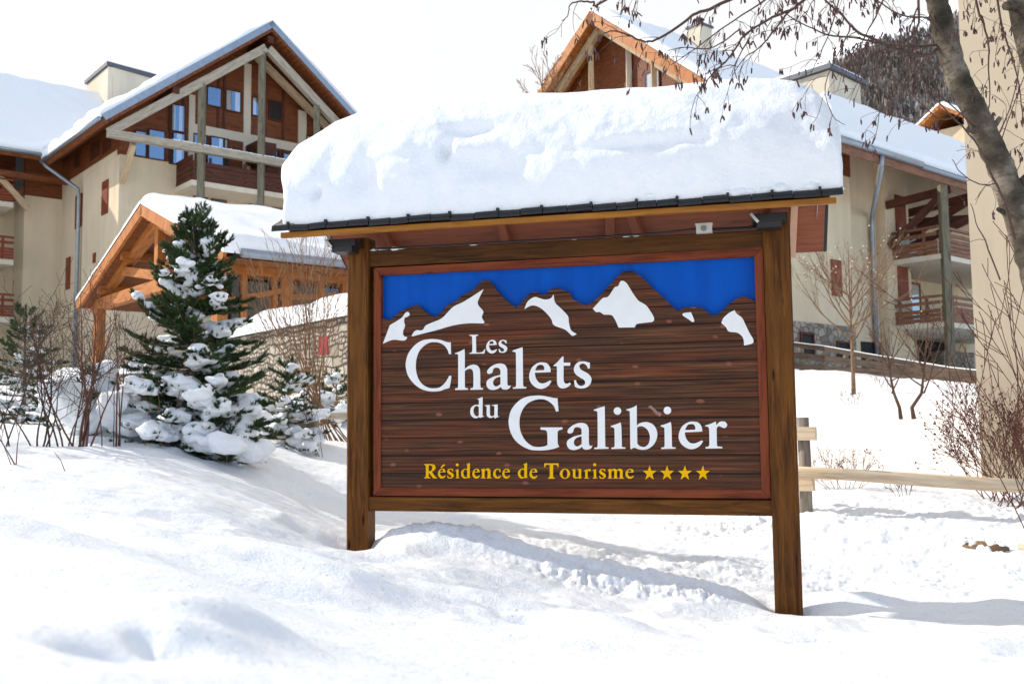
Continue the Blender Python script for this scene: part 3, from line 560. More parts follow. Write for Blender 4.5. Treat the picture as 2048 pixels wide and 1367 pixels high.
G['L'] = ["90,90! 262,88! 260,105! 225,115 218,150 222,400 230,432 300,435 350,420 375,390 390,368! 400,368! 380,455! 90,460! 92,445! 130,435 148,400 145,160 135,120 92,105!"]
G['n'] = ["0,12! 30,0! 32,14! 55,2 75,2 88,18 90,88 100,94! 100,100! 55,100! 55,94! 62,88 62,30 55,18 45,18 33,28! 33,88 42,94! 42,100! 0,100! 0,94! 8,88 8,28 0,18!"]
G['c'] = ["92,6! 95,32! 84,36! 76,16 62,8 42,14 30,40 36,68 55,82 75,78 98,68! 100,74! 80,95 50,100 20,90 3,65 3,38 18,12 45,0 70,0"]
G['o'] = ["50,0 85,15 100,50 85,85 50,100 15,85 0,50 15,15", "50,8 68,20 74,50 68,82 50,92 32,80 26,50 32,20"]
G['m'] = ["0,10! 18,0! 20,13! 33,2 45,2 55,14! 68,2 82,3 91,18 92,88 100,94! 100,100! 68,100! 68,94! 74,88 74,30 68,18 60,18 56,26 56,88 63,94! 63,100! 34,100! 34,94! 39,88 39,30 34,18 27,18 21,26! 21,88 27,94! 27,100! 0,100! 0,94! 5,88 5,25 0,17!"]
G['R'] = ["0,0! 50,0 78,5 88,25 75,45 58,52! 85,88 100,96! 100,100! 70,100! 35,58! 34,88 48,95! 48,100! 0,100! 0,95! 12,88 12,12 0,5!", "34,8! 50,8 62,18 60,38 50,48 34,48!"]
G['T'] = ["0,0! 100,0! 100,25! 94,25! 88,12 62,10! 62,88 72,94! 72,100! 28,100! 28,94! 38,88 38,10! 12,12 6,25! 0,25!"]
GP = {k: [smooth_poly(parse(c), 5) for c in v] for k, v in G.items()}
def letter(g, k, box=None, mat=None, th=.007):
    cs = GP[g]
    if box:
        xs = [q[0] for q in cs[0]]; ys = [q[1] for q in cs[0]]; a, b_, c_, d = min(xs), max(xs), min(ys), max(ys); x0, x1, y0, y1 = box
        cs = [[(x0 + (q[0] - a) / (b_ - a) * (x1 - x0), y0 + (q[1] - c_) / (d - c_) * (y1 - y0)) for q in c] for c in cs]
    o = plate("letter_" + g.lower(), [[k(*q) for q in c] for c in cs], mat or M['white_paint'], th); o["label"] = ("white " if mat is None else "yellow ") + ("capital " if g.isupper() else "") + "letter " + g; return o
def dot(k, x, y, r_, mat=None, nm="letter_dot"): return plate(nm, [[k(x + r_ * math.cos(a), y + r_ * math.sin(a)) for a in np.linspace(0, 2 * math.pi, 20, endpoint=False)]], mat or M['white_paint'])
R1, R2, R3, R4 = crop(9.7625, 800, 660), crop(9.764, 930, 660), crop(11.393, 1050, 680), crop(9.765, 930, 780)
R5, R6, R7, R8, R9, R10 = crop(11.393, 1110, 800), crop(11.39, 1230, 800), crop(11.393, 1330, 800), crop(9.309, 840, 910), crop(8.904, 1050, 910), crop(11.378, 1260, 910)
for g, k in (('C', R1), ('h', R1), ('L', R2), ('a', R2), ('l', R2), ('e', R3), ('t', R3), ('s', R3), ('d', R4), ('u', R4), ('G', R4), ('i', R6), ('b', R6), ('r', R7)): letter(g, k)
letter('e', R2, (418, 628, 190, 455)); letter('s', R2, (660, 830, 190, 442)); letter('a', R5, (272, 855, 512, 1130)); letter('l', R5, (888, 1225, 132, 1110))
letter('i', R5, (1270, 1607, 500, 1108)); letter('e', R7, (312, 870, 482, 1112)); dot(R5, 1425, 243, 86); dot(R6, 1195, 230, 87)
Y = M['yellow_paint']
for g, x0, x1, y0, y1 in (('R', 82, 322, 160, 425), ('e', 338, 480, 245, 430), ('s', 510, 630, 245, 430), ('i', 660, 740, 250, 425), ('d', 768, 945, 138, 430), ('e', 978, 1118, 245, 430), ('n', 1140, 1335, 240, 425), ('c', 1365, 1510, 245, 430), ('e', 1535, 1680, 245, 430), ('d', 1825, 2010, 135, 430)):
    letter(g, R8, (x0, x1, y0, y1), Y, .005)
for g, x0, x1, y0, y1 in (('e', 82, 225, 235, 415), ('T', 345, 600, 140, 412), ('o', 622, 805, 235, 415), ('u', 830, 1020, 238, 418), ('r', 1050, 1175, 240, 412), ('i', 1205, 1290, 238, 412), ('s', 1325, 1440, 238, 415), ('m', 1478, 1765, 235, 412), ('e', 1790, 1942, 238, 415)):
    letter(g, R9, (x0, x1, y0, y1), Y, .005)
dot(R8, 697, 175, 27, Y); dot(R9, 1243, 165, 28, Y)
plate("letter_accent", [[R8(*q) for q in ((385, 225), (430, 172), (465, 165), (470, 182), (400, 235))]], Y, .005)
for x in (447, 845, 1250, 1660):
    pts = []
    for q in range(10):
        a = -math.pi / 2 + q * math.pi / 5; r_ = 180 if q % 2 == 0 else 71; pts.append(R10(x + r_ * .92 * math.cos(a), 405 + r_ * math.sin(a)))
    plate("star", [pts], Y, .005)
# scrape left on the boards beside the b
plate("scraped_splinter", [[R6(*q) for q in ((745, 140), (830, 120), (880, 165), (940, 230), (1065, 310), (1050, 345), (1000, 365), (900, 290), (850, 220))]], plain('scraped_wood', (.3, .17, .13), .8, 0, .5, 200), .002)

# roof of the sign
roof_u0, roof_u1 = -3.68, .53
EV, EZ, RZ, BV, BZ = -.45, 2.835, 3.1, .62, 2.66
def SR(u, v, z): return SG(u, v, z)
mb = MB(); mb.beam(SG(roof_u0 + .06, EV + .04, 2.81), SG(roof_u1 - .045, EV + .04, 2.812), .035, .04); mb.build("fascia_board", M['fascia'], sg)
mb = MB()   # back slope boards (their undersides show above the board)
nb = 9
for k in range(nb):
    a = k / nb; b_ = (k + .985) / nb
    def q(t_, u, o): u = min(max(u, -3.48), .46); return SG(u, .02 + (BV - .02) * t_, RZ - .07 + (BZ - RZ + .05) * t_ + o)
    mb.hexa([q(a, roof_u0 + .1, 0), q(a, roof_u1 - .08, 0), q(b_, roof_u1 - .08, 0), q(b_, roof_u0 + .1, 0), q(a, roof_u0 + .1, .02), q(a, roof_u1 - .08, .02), q(b_, roof_u1 - .08, .02), q(b_, roof_u0 + .1, .02)])
    def q(t_, u, o): return SG(u, -.02 + (EV + .05) * t_, RZ - .07 + (EZ - RZ + .03) * t_ + o)
    mb.hexa([q(a, roof_u0 + .1, 0), q(a, roof_u1 - .08, 0), q(b_, roof_u1 - .08, 0), q(b_, roof_u0 + .1, 0), q(a, roof_u0 + .1, .02), q(a, roof_u1 - .08, .02), q(b_, roof_u1 - .08, .02), q(b_, roof_u0 + .1, .02)])
mb.build("roof_boards", M['soffit'], sg)
for u in (-3.0, -2.0, -1.12, -.98, .02):
    mb = MB(); mb.beam(SG(u, .03, RZ - .12), SG(u + (.09 if u > -1.1 else -.09) * (abs(u + 1.05) < .3), BV - .03, BZ - .085 + .03), .07, .07)
    mb.build("rafter", M['soffit'], sg)
mb = MB(); mb.beam(SG(.235, .05, RZ - .115), SG(.215, BV - .02, BZ - .05), .05, .03); mb.build("rafter", plain('painted_light_strip', (.62, .36, .24), .7, 0, .06, 12), sg, label="pale new rafter")  # added board; its pale colour stands in for a strip of light
# slates in a course along the front eave, and the two slopes
mb = MB(); u = roof_u0; rn = random.Random(3); k = 0
while u < roof_u1 - .02:
    wd = min(rn.uniform(.13, .19), roof_u1 - u); dz = rn.uniform(-.004, .006); tl = rn.uniform(-.004, .008)
    for (v0, z0, v1, z1, off) in ((EV - .02, EZ - .002, EV + .16, EZ + .09, 0), (EV - .008 - rn.random() * .01, EZ + .022, EV + .2, EZ + .13, .0)):
        th = .02
        mb.hexa([SG(u + .003, v0, z0 + dz), SG(u + wd - .003, v0, z0 + dz + tl), SG(u + wd - .003, v1, z1 + tl), SG(u + .003, v1, z1), SG(u + .003, v0, z0 + th + dz), SG(u + wd - .003, v0, z0 + th + dz + tl), SG(u + wd - .003, v1, z1 + th + tl), SG(u + .003, v1, z1 + th)])
    if k % 2 == 0: mb.box(SG, u + wd * .9, u + wd * .9 + .018, EV - .022, EV + .01, EZ + .035, EZ + .068)
    u += wd; k += 1
for (v0, z0, v1, z1) in ((EV + .02, EZ + .012, 0, RZ - .01), (BV, BZ, 0, RZ - .01)):
    ua, ub = (roof_u0, roof_u1) if v0 < 0 else (-3.5, .475)
    P = [SG(ua, v0, z0), SG(ub, v0, z0), SG(ub, v1, z1), SG(ua, v1, z1)]; mb.hexa([p + np.array([0, 0, -.02 if v0 > 0 else .0]) for p in P] + [p + np.array([0, 0, .025]) for p in P])
mb.build("slate_covering", M['slate'], sg)
mb = MB()   # loose slate corner curled up at the left end
mb.hexa([SG(-3.66, EV, EZ + .04), SG(-3.5, EV - .01, EZ + .035), SG(-3.5, EV + .2, EZ + .16), SG(-3.6, EV + .2, EZ + .2), SG(-3.66, EV, EZ + .05), SG(-3.5, EV - .01, EZ + .05), SG(-3.5, EV + .2, EZ + .18), SG(-3.6, EV + .2, EZ + .22)])
mb.build("loose_slate", plain('broken_slate', (.16, .14, .12), .8, 0, .5, 60), sg)
# floodlights, junction box and cable
for (u, tilt) in ((-3.2, -1), (.06, 1)):
    mb = MB(); mb.box(SG, u - .13, u + .1, -.2, -.02, 2.745, 2.80); mb.box(SG, u - .1, u + .07, -.19, -.05, 2.70, 2.745)
    lamp = mb.build("floodlight", M['black'], sg)
    mb = MB(); mb.beam(SG(u - .14, -.21, 2.80), SG(u - .09, -.215, 2.735), .012, .02); mb.build("rim", M['silver'], lamp)
mb = MB(); mb.box(SG, -.475, -.36, -.02, .03, 2.72, 2.785); mb.box(SG, -.48, -.355, -.026, .03, 2.778, 2.79)
jb = mb.build("junction_box", M['box'], sg)
mb = MB(); mb.tube([SG(-.42, -.021, 2.75), SG(-.42, -.032, 2.75)], [.021, .021], 14); mb.tube([SG(-.42, -.03, 2.75), SG(-.42, -.034, 2.75)], [.014, .012], 14); mb.build("screw_cap", plain('grey_cap', (.25, .24, .2), .6), jb)
mb = MB()
pth_ = [(-3.05, -.02, 2.80), (-3.0, -.03, 2.74), (-2.93, .02, 2.745), (-2.6, .02, 2.745), (-2.0, .015, 2.742), (-1.3, .015, 2.74), (-.95, 0, 2.737), (-.7, -.01, 2.738), (-.55, -.01, 2.748), (-.475, -.005, 2.755)]
mb.tube([SG(*p) for p in pth_], .008, 6)
pth_ = [(-.36, -.005, 2.745), (-.28, -.01, 2.742), (-.2, -.02, 2.74), (-.1, -.02, 2.738), (-.05, -.03, 2.75), (-.02, -.04, 2.79), (-.025, -.1, 2.82)]
mb.tube([SG(*p) for p in pth_], .009, 6); mb.tube([SG(p[0] + .01, p[1] - .012, p[2] - .01) for p in pth_[:5]], .007, 6)
mb.build("cable", M['black'], sg)
mb = MB(); rn = random.Random(8)      # snow dust caught on the rail behind the cable
for (u, r_) in ((-3.04, .02), (-2.98, .018), (-2.94, .012), (-2.85, .03), (-2.8, .016), (-2.2, .02), (-1.4, .014), (-1.0, .02), (-.93, .02)): mb.blob(SG(u, .05, 2.742), r_ * 1.8, r_, r_ * .7, 8, 5, .4)
tag(mb.build("snow_crumbs", M['snow'], sg), kind='stuff')

# the deep snow cap
prof = sorted([(SG.f(x, y, 0)[0], SG.f(x, y, 0)[1]) for x, y in ((568, 345), (600, 300), (640, 265), (690, 235), (745, 222), (800, 215), (900, 203), (1000, 195), (1100, 189), (1200, 183), (1300, 178), (1380, 172), (1480, 163), (1540, 163), (1590, 169), (1625, 182), (1645, 200), (1660, 225), (1668, 250))])
pu = [p[0] for p in prof]; pz = [p[1] for p in prof]
u_l, u_r = -3.60, .515
rows = []; NU, NT = 300, 170
def roofz(v): return EZ + .03 + (RZ + .02 - EZ - .03) * (v - EV) / (-EV) if v < 0 else RZ + .02 + (BZ + .02 - RZ - .02) * v / BV
for i in range(NU + 1):
    t_ = i / NU; uu = u_l + (u_r - u_l) * t_
    hz = float(np.interp(uu, pu, pz)) - .02 - .16 * math.exp(-(uu - u_l) / .22)
    # the ends close: left end in a rounded bulge, right end as a nearly plumb cut
    row = []
    vf, vb = EV + .015, BV - .04
    for j in range(NT + 1):
        a = math.pi * j / NT; ca, sa = math.cos(a), math.sin(a)
        ex = 2.0 / 3.4
        cx = math.copysign(abs(ca) ** ex, ca); cz = abs(sa) ** (2.0 / 2.6)
        v_ = (vf + vb) / 2 - (vb - vf) / 2 * cx
        zb = roofz(max(min(v_, vb), vf)); top = hz - .22 * max(0, v_ - .1) ** 1.0
        z_ = zb + (top - zb) * cz
        bulge = .06 * math.sin(min(1, cz) * math.pi)
        if ca > 0: v_ -= bulge * ca
        row.append([uu, v_, z_])
    rows.append(row)
R_ = np.array(rows); U_, V_, Z_ = R_[..., 0], R_[..., 1], R_[..., 2]
# end caps: squeeze the profile so the ends round off
def ss(x): x = np.clip(x, 0, 1); return x * x * (3 - 2 * x)
zr = (Z_ - 2.85) / 1.0
arc = np.cumsum(np.hypot(np.diff(V_, axis=1, prepend=V_[:, :1]), np.diff(Z_, axis=1, prepend=Z_[:, :1])), axis=1)
lum = fbm(U_ * 1.6 + 3, arc * 1.9 + 1, 3, .5); fine = fbm(U_ * 6 + 1, arc * 6.5 + 7, 4, .55); rip = fbm(U_ * 3.2, arc * 14, 3, .5)
disp = .05 * lum + .009 * fine + .005 * rip
face = np.exp(-((arc - .45) / .42) ** 2)
disp = disp * (.3 + .85 * face)
def dent(u, a_, su, sa, h): return -h * np.exp(-((U_ - u) / su) ** 2 - ((arc - a_) / sa) ** 2)
disp += dent(-2.27, .50, .045, .075, .10) + dent(-3.3, .24, .035, .05, .08) + dent(-2.05, .66, .22, .07, .05) + dent(-1.9, .35, .3, .12, .05) + dent(-.75, .42, .35, .05, .035) + dent(-2.9, .33, .1, .16, .04) + dent(-.2, .75, .3, .12, .04)
for k_, (u, a_) in enumerate(((-2.15, .32), (-1.7, .52), (-1.45, .38), (-1.5, .2), (-.95, .22), (-.62, .5), (-.3, .42), (-.12, .36), (-.35, .2), (.1, .45), (-2.6, .55), (-1.1, .6), (-3.0, .6))):
    disp += .009 * np.exp(-((U_ - u) / .07) ** 2 - ((arc - a_) / .06) ** 2)
disp *= np.clip(arc / .07, 0, 1) * .9 + .1
tv = np.gradient(V_, axis=1); tz = np.gradient(Z_, axis=1); ln = np.hypot(tv, tz) + 1e-9; nv, nz_ = -tz / ln, tv / ln
sgn = 1
V2 = V_ + nv * disp * sgn; Z2 = Z_ + nz_ * disp * sgn
Z2 = np.maximum(Z2, np.vectorize(roofz)(np.clip(V2, vf, vb)) - .005)
# left bulge with undercut, right cut face
tt = np.linspace(0, 1, NU + 1)[:, None]
out_l = .075 * np.sin(np.clip(zr, 0, 1) * 5.2 + .6) + .03 * fbm(V_ * 4, Z_ * 4, 3); U2 = U_ + (1 - ss(tt / .06)) * (out_l - .02)
out_r = -.02 * zr + .02 * fbm(V_ * 5 + 3, Z_ * 5, 3); U2 = U2 + ss((tt - .96) / .04) * out_r
_mid = (u_l + u_r) / 2; U2 = _mid + (U2 - _mid) * (1 - .075 * np.clip(V2 / vb, 0, 1))
mb = MB(); mb.grid([[SG(U2[i, j], V2[i, j], Z2[i, j]) for j in range(NT + 1)] for i in range(NU + 1)])
for side, i in ((-1, 0), (1, NU)):     # closing domes
    c_v, c_z = (vf + vb) / 2, 2.95; rr_ = []; K_ = 12
    for k in range(K_ + 1):
        s_ = k / K_; sc = math.cos(s_ * math.pi / 2) ** (.75 if side < 0 else .35); dep = math.sin(s_ * math.pi / 2) * (.10 if side < 0 else .035)
        r_ = []
        for j in range(NT + 1):
            v_ = c_v + (V2[i, j] - c_v) * sc; z_ = c_z + (Z2[i, j] - c_z) * sc; r_.append(SG(U2[i, j] + side * dep, v_, z_))
        rr_.append(r_)
    if side < 0: rr_ = rr_[::-1]
    mb.grid(rr_)
cap = mb.build("snow_cap", M['snow_cap'], sg, label="deep white snow heaped on the sign's roof"); weld(cap)
mb = MB(); rn = random.Random(21)      # crumbly snow lip lying on the slates
u = -3.35
while u < .5:
    r_ = rn.uniform(.02, .05) * (1.4 if u > -.9 else .75); mb.blob(SG(u, EV + .05 + rn.random() * .03, EZ + .055 + r_ * .4), r_ * rn.uniform(1.3, 2.6), r_ * 1.1, r_ * .75, 10, 7, .5); u += r_ * 1.2
lip = mb.build("snow_lip", M['snow_cap'], sg)

# ---------------------------------------------------------------- building kit
def Wf(fr, v): return lambda a, d, z: fr(a, v + d, z)        # facade facing the photographer; d grows into the wall
def Ws(fr, u): return lambda a, d, z: fr(u + d, a, z)        # facade facing left
def wbox(mb, W, a0, a1, d0, d1, z0, z1, grain=0):
    mb.hexa([W(a0, d0, z0), W(a1, d0, z0), W(a1, d1, z0), W(a0, d1, z0), W(a0, d0, z1), W(a1, d0, z1), W(a1, d1, z1), W(a0, d1, z1)], grain)
def window(par, W, r, fw=.07, cols=1, curtain=0, mat='dark_frame', glass=True, bars=0, name="window", proud=.06):
    a0, a1, z0, z1 = r; mb = MB()
    wbox(mb, W, a0 - fw, a0, -proud, .02, z0 - fw, z1 + fw, 2); wbox(mb, W, a1, a1 + fw, -proud, .02, z0 - fw, z1 + fw, 2)
    wbox(mb, W, a0, a1, -proud, .02, z0 - fw, z0); wbox(mb, W, a0, a1, -proud, .02, z1, z1 + fw)
    for c in range(1, cols): a = a0 + (a1 - a0) * c / cols; wbox(mb, W, a - .035, a + .035, -proud, 0, z0, z1, 2)
    for c in range(bars): z = z0 + (z1 - z0) * (c + 1) / (bars + 1); wbox(mb, W, a0, a1, -proud + .005, 0, z - .03, z + .03)
    o = mb.build(name, M[mat], par)
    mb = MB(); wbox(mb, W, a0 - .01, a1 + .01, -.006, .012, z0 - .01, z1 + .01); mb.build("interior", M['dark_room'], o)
    if curtain:
        n = 40; mb = MB(); spans = {1: [(0, 1)], 2: [(0, .36), (.64, 1)], 3: [(.45, 1)], 4: [(0, .5)]}[curtain]
        for s0, s1 in spans:
            rows = [[W(a0 + (a1 - a0) * (s0 + (s1 - s0) * k / n), -.018 - .008 * math.sin(k * 1.9 + s0 * 5) - .004 * math.sin(k * .7), z) for k in range(n + 1)] for z in (z0, z1)]; mb.grid(rows)
        mb.build("curtain", M['curtain'], o)
    if glass:
        mb = MB(); mb.face([W(a0, -.035, z0), W(a1, -.035, z0), W(a1, -.035, z1), W(a0, -.035, z1)]); mb.build("pane", M['glass'], o)
    return o
def shutter(par, W, r):
    a0, a1, z0, z1 = r; mb = MB(); wbox(mb, W, a0, a1, -.045, .01, z0, z1, 2)
    for k in range(int((z1 - z0) / .11)): wbox(mb, W, a0 + .05, a1 - .05, -.058, -.04, z0 + .06 + k * .11, z0 + .12 + k * .11)
    return mb.build("shutter", M['shutter'], par)
def snow_slab(par, P, th, name="roof_snow", mat='snow_roof', nu=70, nv=40, nz_=.12, edge=.35, label=None):
    """P: four roof corners (eave-front, ridge-front, ridge-back, eave-back)"""
    P = [np.asarray(p, float) for p in P]; n = np.cross(P[1] - P[0], P[3] - P[0]); n /= np.linalg.norm(n)
    if n[2] < 0: n = -n
    lu = np.linalg.norm(P[3] - P[0]); lv = np.linalg.norm(P[1] - P[0]); rows = []
    for i in range(nu + 1):
        s = .5 - .5 * math.cos(math.pi * i / nu); r_ = []
        for j in range(nv + 1):
            t_ = .5 - .5 * math.cos(math.pi * j / nv)
            b_ = (P[0] * (1 - s) + P[3] * s) * (1 - t_) + (P[1] * (1 - s) + P[2] * s) * t_
            e = min(s * lu, (1 - s) * lu, t_ * lv, 99); k = min(1, e / edge); k = math.sqrt(max(0, 1 - (1 - k) ** 2))
            ns = float(fbm(np.array([b_[0] * .9 + b_[2]]), np.array([b_[1] * .9]), 3)[0])
            r_.append(b_ + n * (.012 + th * k * (1 + nz_ * 2 * ns)) + (P[0] - P[1]) / lv * (.1 * ns if t_ < .15 else 0))
        rows.append(r_)
    mb = MB(); mb.grid(rows); base = [[p - n * .0 for p in [P[0] + n * .01, P[1] + n * .01]], [P[3] + n * .01, P[2] + n * .01]]
    o = mb.build(name, M[mat], par)
    if label: o["label"] = label
    return o
def slope(par, P, th, mat, name="roof", planks=0):
    """roof slab below the plane P"""
    P = [np.asarray(p, float) for p in P]; n = np.cross(P[1] - P[0], P[3] - P[0]); n /= np.linalg.norm(n)
    if n[2] < 0: n = -n
    mb = MB()
    if planks:
        lu = np.linalg.norm(P[1] - P[0]); k = max(2, int(lu / planks))
        for i in range(k):
            a, b_ = i / k, (i + .94) / k; q = [P[0] + (P[1] - P[0]) * a, P[0] + (P[1] - P[0]) * b_, P[3] + (P[2] - P[3]) * b_, P[3] + (P[2] - P[3]) * a]
            mb.hexa([x - n * th for x in q] + [x for x in q], 1)
    else: mb.hexa([p - n * th for p in P] + P, 1)
    return mb.build(name, mat if not isinstance(mat, str) else M[mat], par)
def gable_prism(mb, W, pts, d0, d1): mb.prism(pts, [], lambda x, y, d: W(x, d, y), d1, d0)
def gutter(par, a, b_, r=.09, mat='metal'):
    mb = MB(); mb.tube([a, b_], [r, r], 8); return mb.build("gutter", M[mat], par)
def railing(par, W, a0, a1, z0, zt, mat, planks=4, posts=3, top=True, gap=.5, name="railing"):
    mb = MB(); hgt = zt - z0
    for k in range(planks): zz = z0 + k * hgt * gap / planks; wbox(mb, W, a0, a1, -.03, .03, zz + .01, zz + hgt * gap / planks - .015)
    if top: wbox(mb, W, a0, a1, -.05, .05, zt - .09, zt); wbox(mb, W, a0, a1, -.03, .03, z0 + hgt * .66, z0 + hgt * .78)
    for k in range(posts): a = a0 + (a1 - a0) * (k + .5) / posts; wbox(mb, W, a - .05, a + .05, .03, .1, z0, zt - .1, 2)
    return mb.build(name, M[mat], par)

# ---------------------------------------------------------------- chalet with the big gable, left
M['dark_rail'] = wood('dark_rail_wood', (.022, .015, .01), (.06, .042, .03), (.12, .085, .065), .8, .3, False, 20)
M['pole_light'] = wood('green_grey_timber', (.07, .062, .036), (.15, .135, .09), (.24, .215, .155), .75, .3, True, 18)
A = Frame(at(235, 500, 40.), 40); A_ = lambda u, v, z: A(u, v, z)
ca = thing("chalet", A(5, 6, 3), "tall cream chalet with brown gable and weathered beams behind the orange porch on the left", "building")
EU, EZa, RU, RZa = -1.4, 13.2, 5.6, 18.7; sl = (RZa - EZa) / (RU - EU); EU2 = 2 * RU - EU
F = Wf(A, 0); Sd = Ws(A, 0)
zc = A.f(300, 318, 0)[1]                       # top of the render on the front
mb = MB(); mb.box(A, 0, 11.2, 0, 18, 1.5, zc, 2); mb.box(A, -.012, 0.3, .3, 7.8, zc - .02, 12.7, 2); mb.build("wall", M['cream'], ca)
mb = MB(); zr0 = EZa + sl * (0 - EU) - .32
gable_prism(mb, F, [(.0, zc), (11.2, zc), (11.2, zr0), (RU, RZa - .32), (0, zr0)], .02, .3); mb.box(A, 0, .25, .3, 18, 12.7, zr0, 1); mb.build("cladding", M['brown'], ca)
mb = MB()
rf = lambda px0, py0, px1, py1: A.rect_f((px0, py0, px1, py1), 0)
# pale render uprights and cross beam over the cladding
for px0, px1, y0, y1 in ((377, 389, 190, 300), (487, 501, 128, 300), (596, 612, 222, 310)):
    a0, a1, z0, z1 = rf(px0, y0, px1, y1); wbox(mb, F, a0, a1, -.05, .05, zc, z1)
a0, z0 = A.f(389, 254, 0); a1, z1 = A.f(600, 300, 0); zm = (z0 + z1) / 2; wbox(mb, F, a0, 11.2, -.047, .05, zm - .2, zm + .2)
mb.build("render_frame", M['cream_light'], ca)
# cladding cover strips
mb = MB()
for px in (342, 367, 405, 448, 530, 566, 628, 436): a = A.f(px, 240, 0)[0]; wbox(mb, F, a - .05, a + .05, -.03, .05, zc + .05, min(EZa + sl * (a - EU), EZa + sl * (EU2 - a)) - .75, 2)
mb.build("cover_strip", M['dark_frame'], ca)
for r, k in (((415, 176, 441, 212), 0), ((452, 183, 480, 222), 2), ((505, 197, 519, 231), 4), ((539, 204, 561, 240), 5), ((613, 274, 626, 300), 1),
             ((298, 262, 328, 318), 0), ((271, 264, 291, 312), 0), ((340, 211, 368, 262), 2), ((340, 267, 368, 328), 3),
             ((388, 271, 412, 296), 0), ((422, 277, 454, 305), 3), ((529, 300, 557, 326), 4), ((567, 309, 584, 332), 0), ((415, 312, 455, 332), 0)):
    window(ca, F, rf(*r), .05, curtain=(0 if k in (0, 5) else k), glass=(k != 5), bars=1 if r[3] - r[1] > 50 and k != 2 else 0)
for r in ((388, 396, 412, 430), (424, 400, 450, 430), (500, 404, 520, 430), (545, 410, 560, 430)): window(ca, F, rf(*r), .06, curtain=0, mat='brown')
for r in ((205, 362, 217, 428), (152, 390, 165, 455), (187, 506, 192, 525), (133, 515, 141, 578)): shutter(ca, Sd, A.rect_s(r, 0))
for r in ((182, 284, 200, 316), (206, 278, 222, 304), (150, 306, 160, 335)):      # dark openings under the eave on the side
    mb = MB(); a = A.rect_s(r, 0); wbox(mb, Sd, a[0], a[1], -.02, .05, a[2], a[3]); mb.build("vent_opening", M['dark_frame'], ca)
# weathered outer frame
VT = -1.8; Wt = Wf(A, VT)
mb = MB()
def gb(a, b_, w_, h_, v=VT): return (A(a[0], v, a[1]), A(b_[0], v, b_[1]), w_, h_)
ap = (5.42, 17.62)
for nm, a, b_ in (("truss_beam", (-1.0, 12.75), ap), ("truss_beam", (11.85, 12.75), (ap[0] + .14, ap[1]))):
    mb = MB(); mb.beam(*gb(a, b_, .26, .34)); mb.build(nm, M['grey_wood'], ca)
mb = MB(); mb.beam(*gb((-1.07, 12.7), (12.3, 12.7), .28, .3, VT - .02)); lb = mb.build("long_beam", M['grey_wood'], ca)
mb = MB()
for k in range(60): u = 1.5 + k * .17 + random.random() * .05; mb.blob(A(u, VT - .02, 12.87), .16, .12, .06, 8, 5, .4)
mb.build("snow_on_beam", M['snow_roof'], lb)
for px, zt in ((403, 15.9), (523, 17.5), (634, 15.5)):
    u = A.f(px, 300, VT)[0]; mb = MB(); mb.beam(A(u, VT + .02, 5), A(u, VT + .02, min(12.75 + .757 * (u + 1.0), 12.75 + .757 * (11.85 - u)) - .1), .26, .26); mb.build("post", M['pole_light'], ca)
pb = A.f(240, 364, 0); pt = A.f(268, 287, VT + .2); mb = MB(); mb.beam(A(pb[0] + .05, -.1, pb[1]), A(pt[0], VT + .25, pt[1]), .2, .24); mb.build("brace", M['tan_wood'], ca)
for s0, s1 in (((RU + .1, RZa - 1.0), (10.9, 14.0)),): mb = MB(); mb.beam(A(s0[0], -.45, s0[1]), A(s1[0], -.45, s1[1]), .2, .3); mb.build("rafter", M['tan_wood'], ca)
for u, z in ((1.5, 14.9), (RU, 18.0), (9.6, 15.0)): mb = MB(); mb.beam(A(u, -2.0, z), A(u, .1, z), .28, .28); mb.build("purlin", M['dark_frame'], ca)
# balcony
mb = MB(); mb.box(A, 2.28, 11.6, -1.8, .0, 11.18, 11.4); bal = mb.build("balcony", M['cream_light'], ca)
railing(bal, Wf(A, -1.72), 2.35, 11.55, 11.42, 12.55, 'dark_frame', 4, 6, False, .72)
railing(bal, Ws(A, 2.36), -1.65, -.02, 11.42, 12.55, 'dark_frame', 5, 2, False, .95)
mb = MB(); a0, a1, z0, z1 = rf(490, 296, 528, 312); mb.box(A, a0, a1, -1.2, -.06, z0 - .5, z1); mb.build("privacy_screen", M['dark_frame'], ca)
# roof: two slopes, metal verge, snow
VF, VBk = -2.1, 20
for s in (1, -1):
    e = EU if s > 0 else EU2; P = [A(e, VF, EZa), A(RU, VF, RZa), A(RU, VBk, RZa), A(e, VBk, EZa)]
    if s > 0: P[3] = A(e, 5.9, EZa); P[2] = A(RU, VBk, RZa)
    r_ = slope(ca, [p - np.array([0, 0, .12]) for p in P], .2, 'brown', "roof", .25)
    n_ = np.array([0, 0, .12]); Q = [P[0] - A.v * .03, P[1] - A.v * .03, P[1] + A.v * .3, P[0] + A.v * .3]
    slope(r_, [q + np.array([0, 0, .1]) for q in Q], .26, 'metal', "verge")
    snow_slab(r_, [P[0] + A.v * .05, P[1] + A.v * .05, P[2], P[3]], .38, nz_=.25, edge=.5)
gutter(ca, A(EU - .08, VF + .05, EZa - .06), A(EU - .08, 5.75, EZa - .06))
mb = MB(); g0 = A.sd(152, 350, -.15); mb.tube([A(EU - .08, 5.65, EZa - .08), A(EU + .05, 5.4, EZa - .35), A(-.2, 4.75, 11.9), A(-.16, 4.72, 11.6), A(-.16, 4.72, 2.5)], .085, 8); mb.build("downpipe", M['metal'], ca)
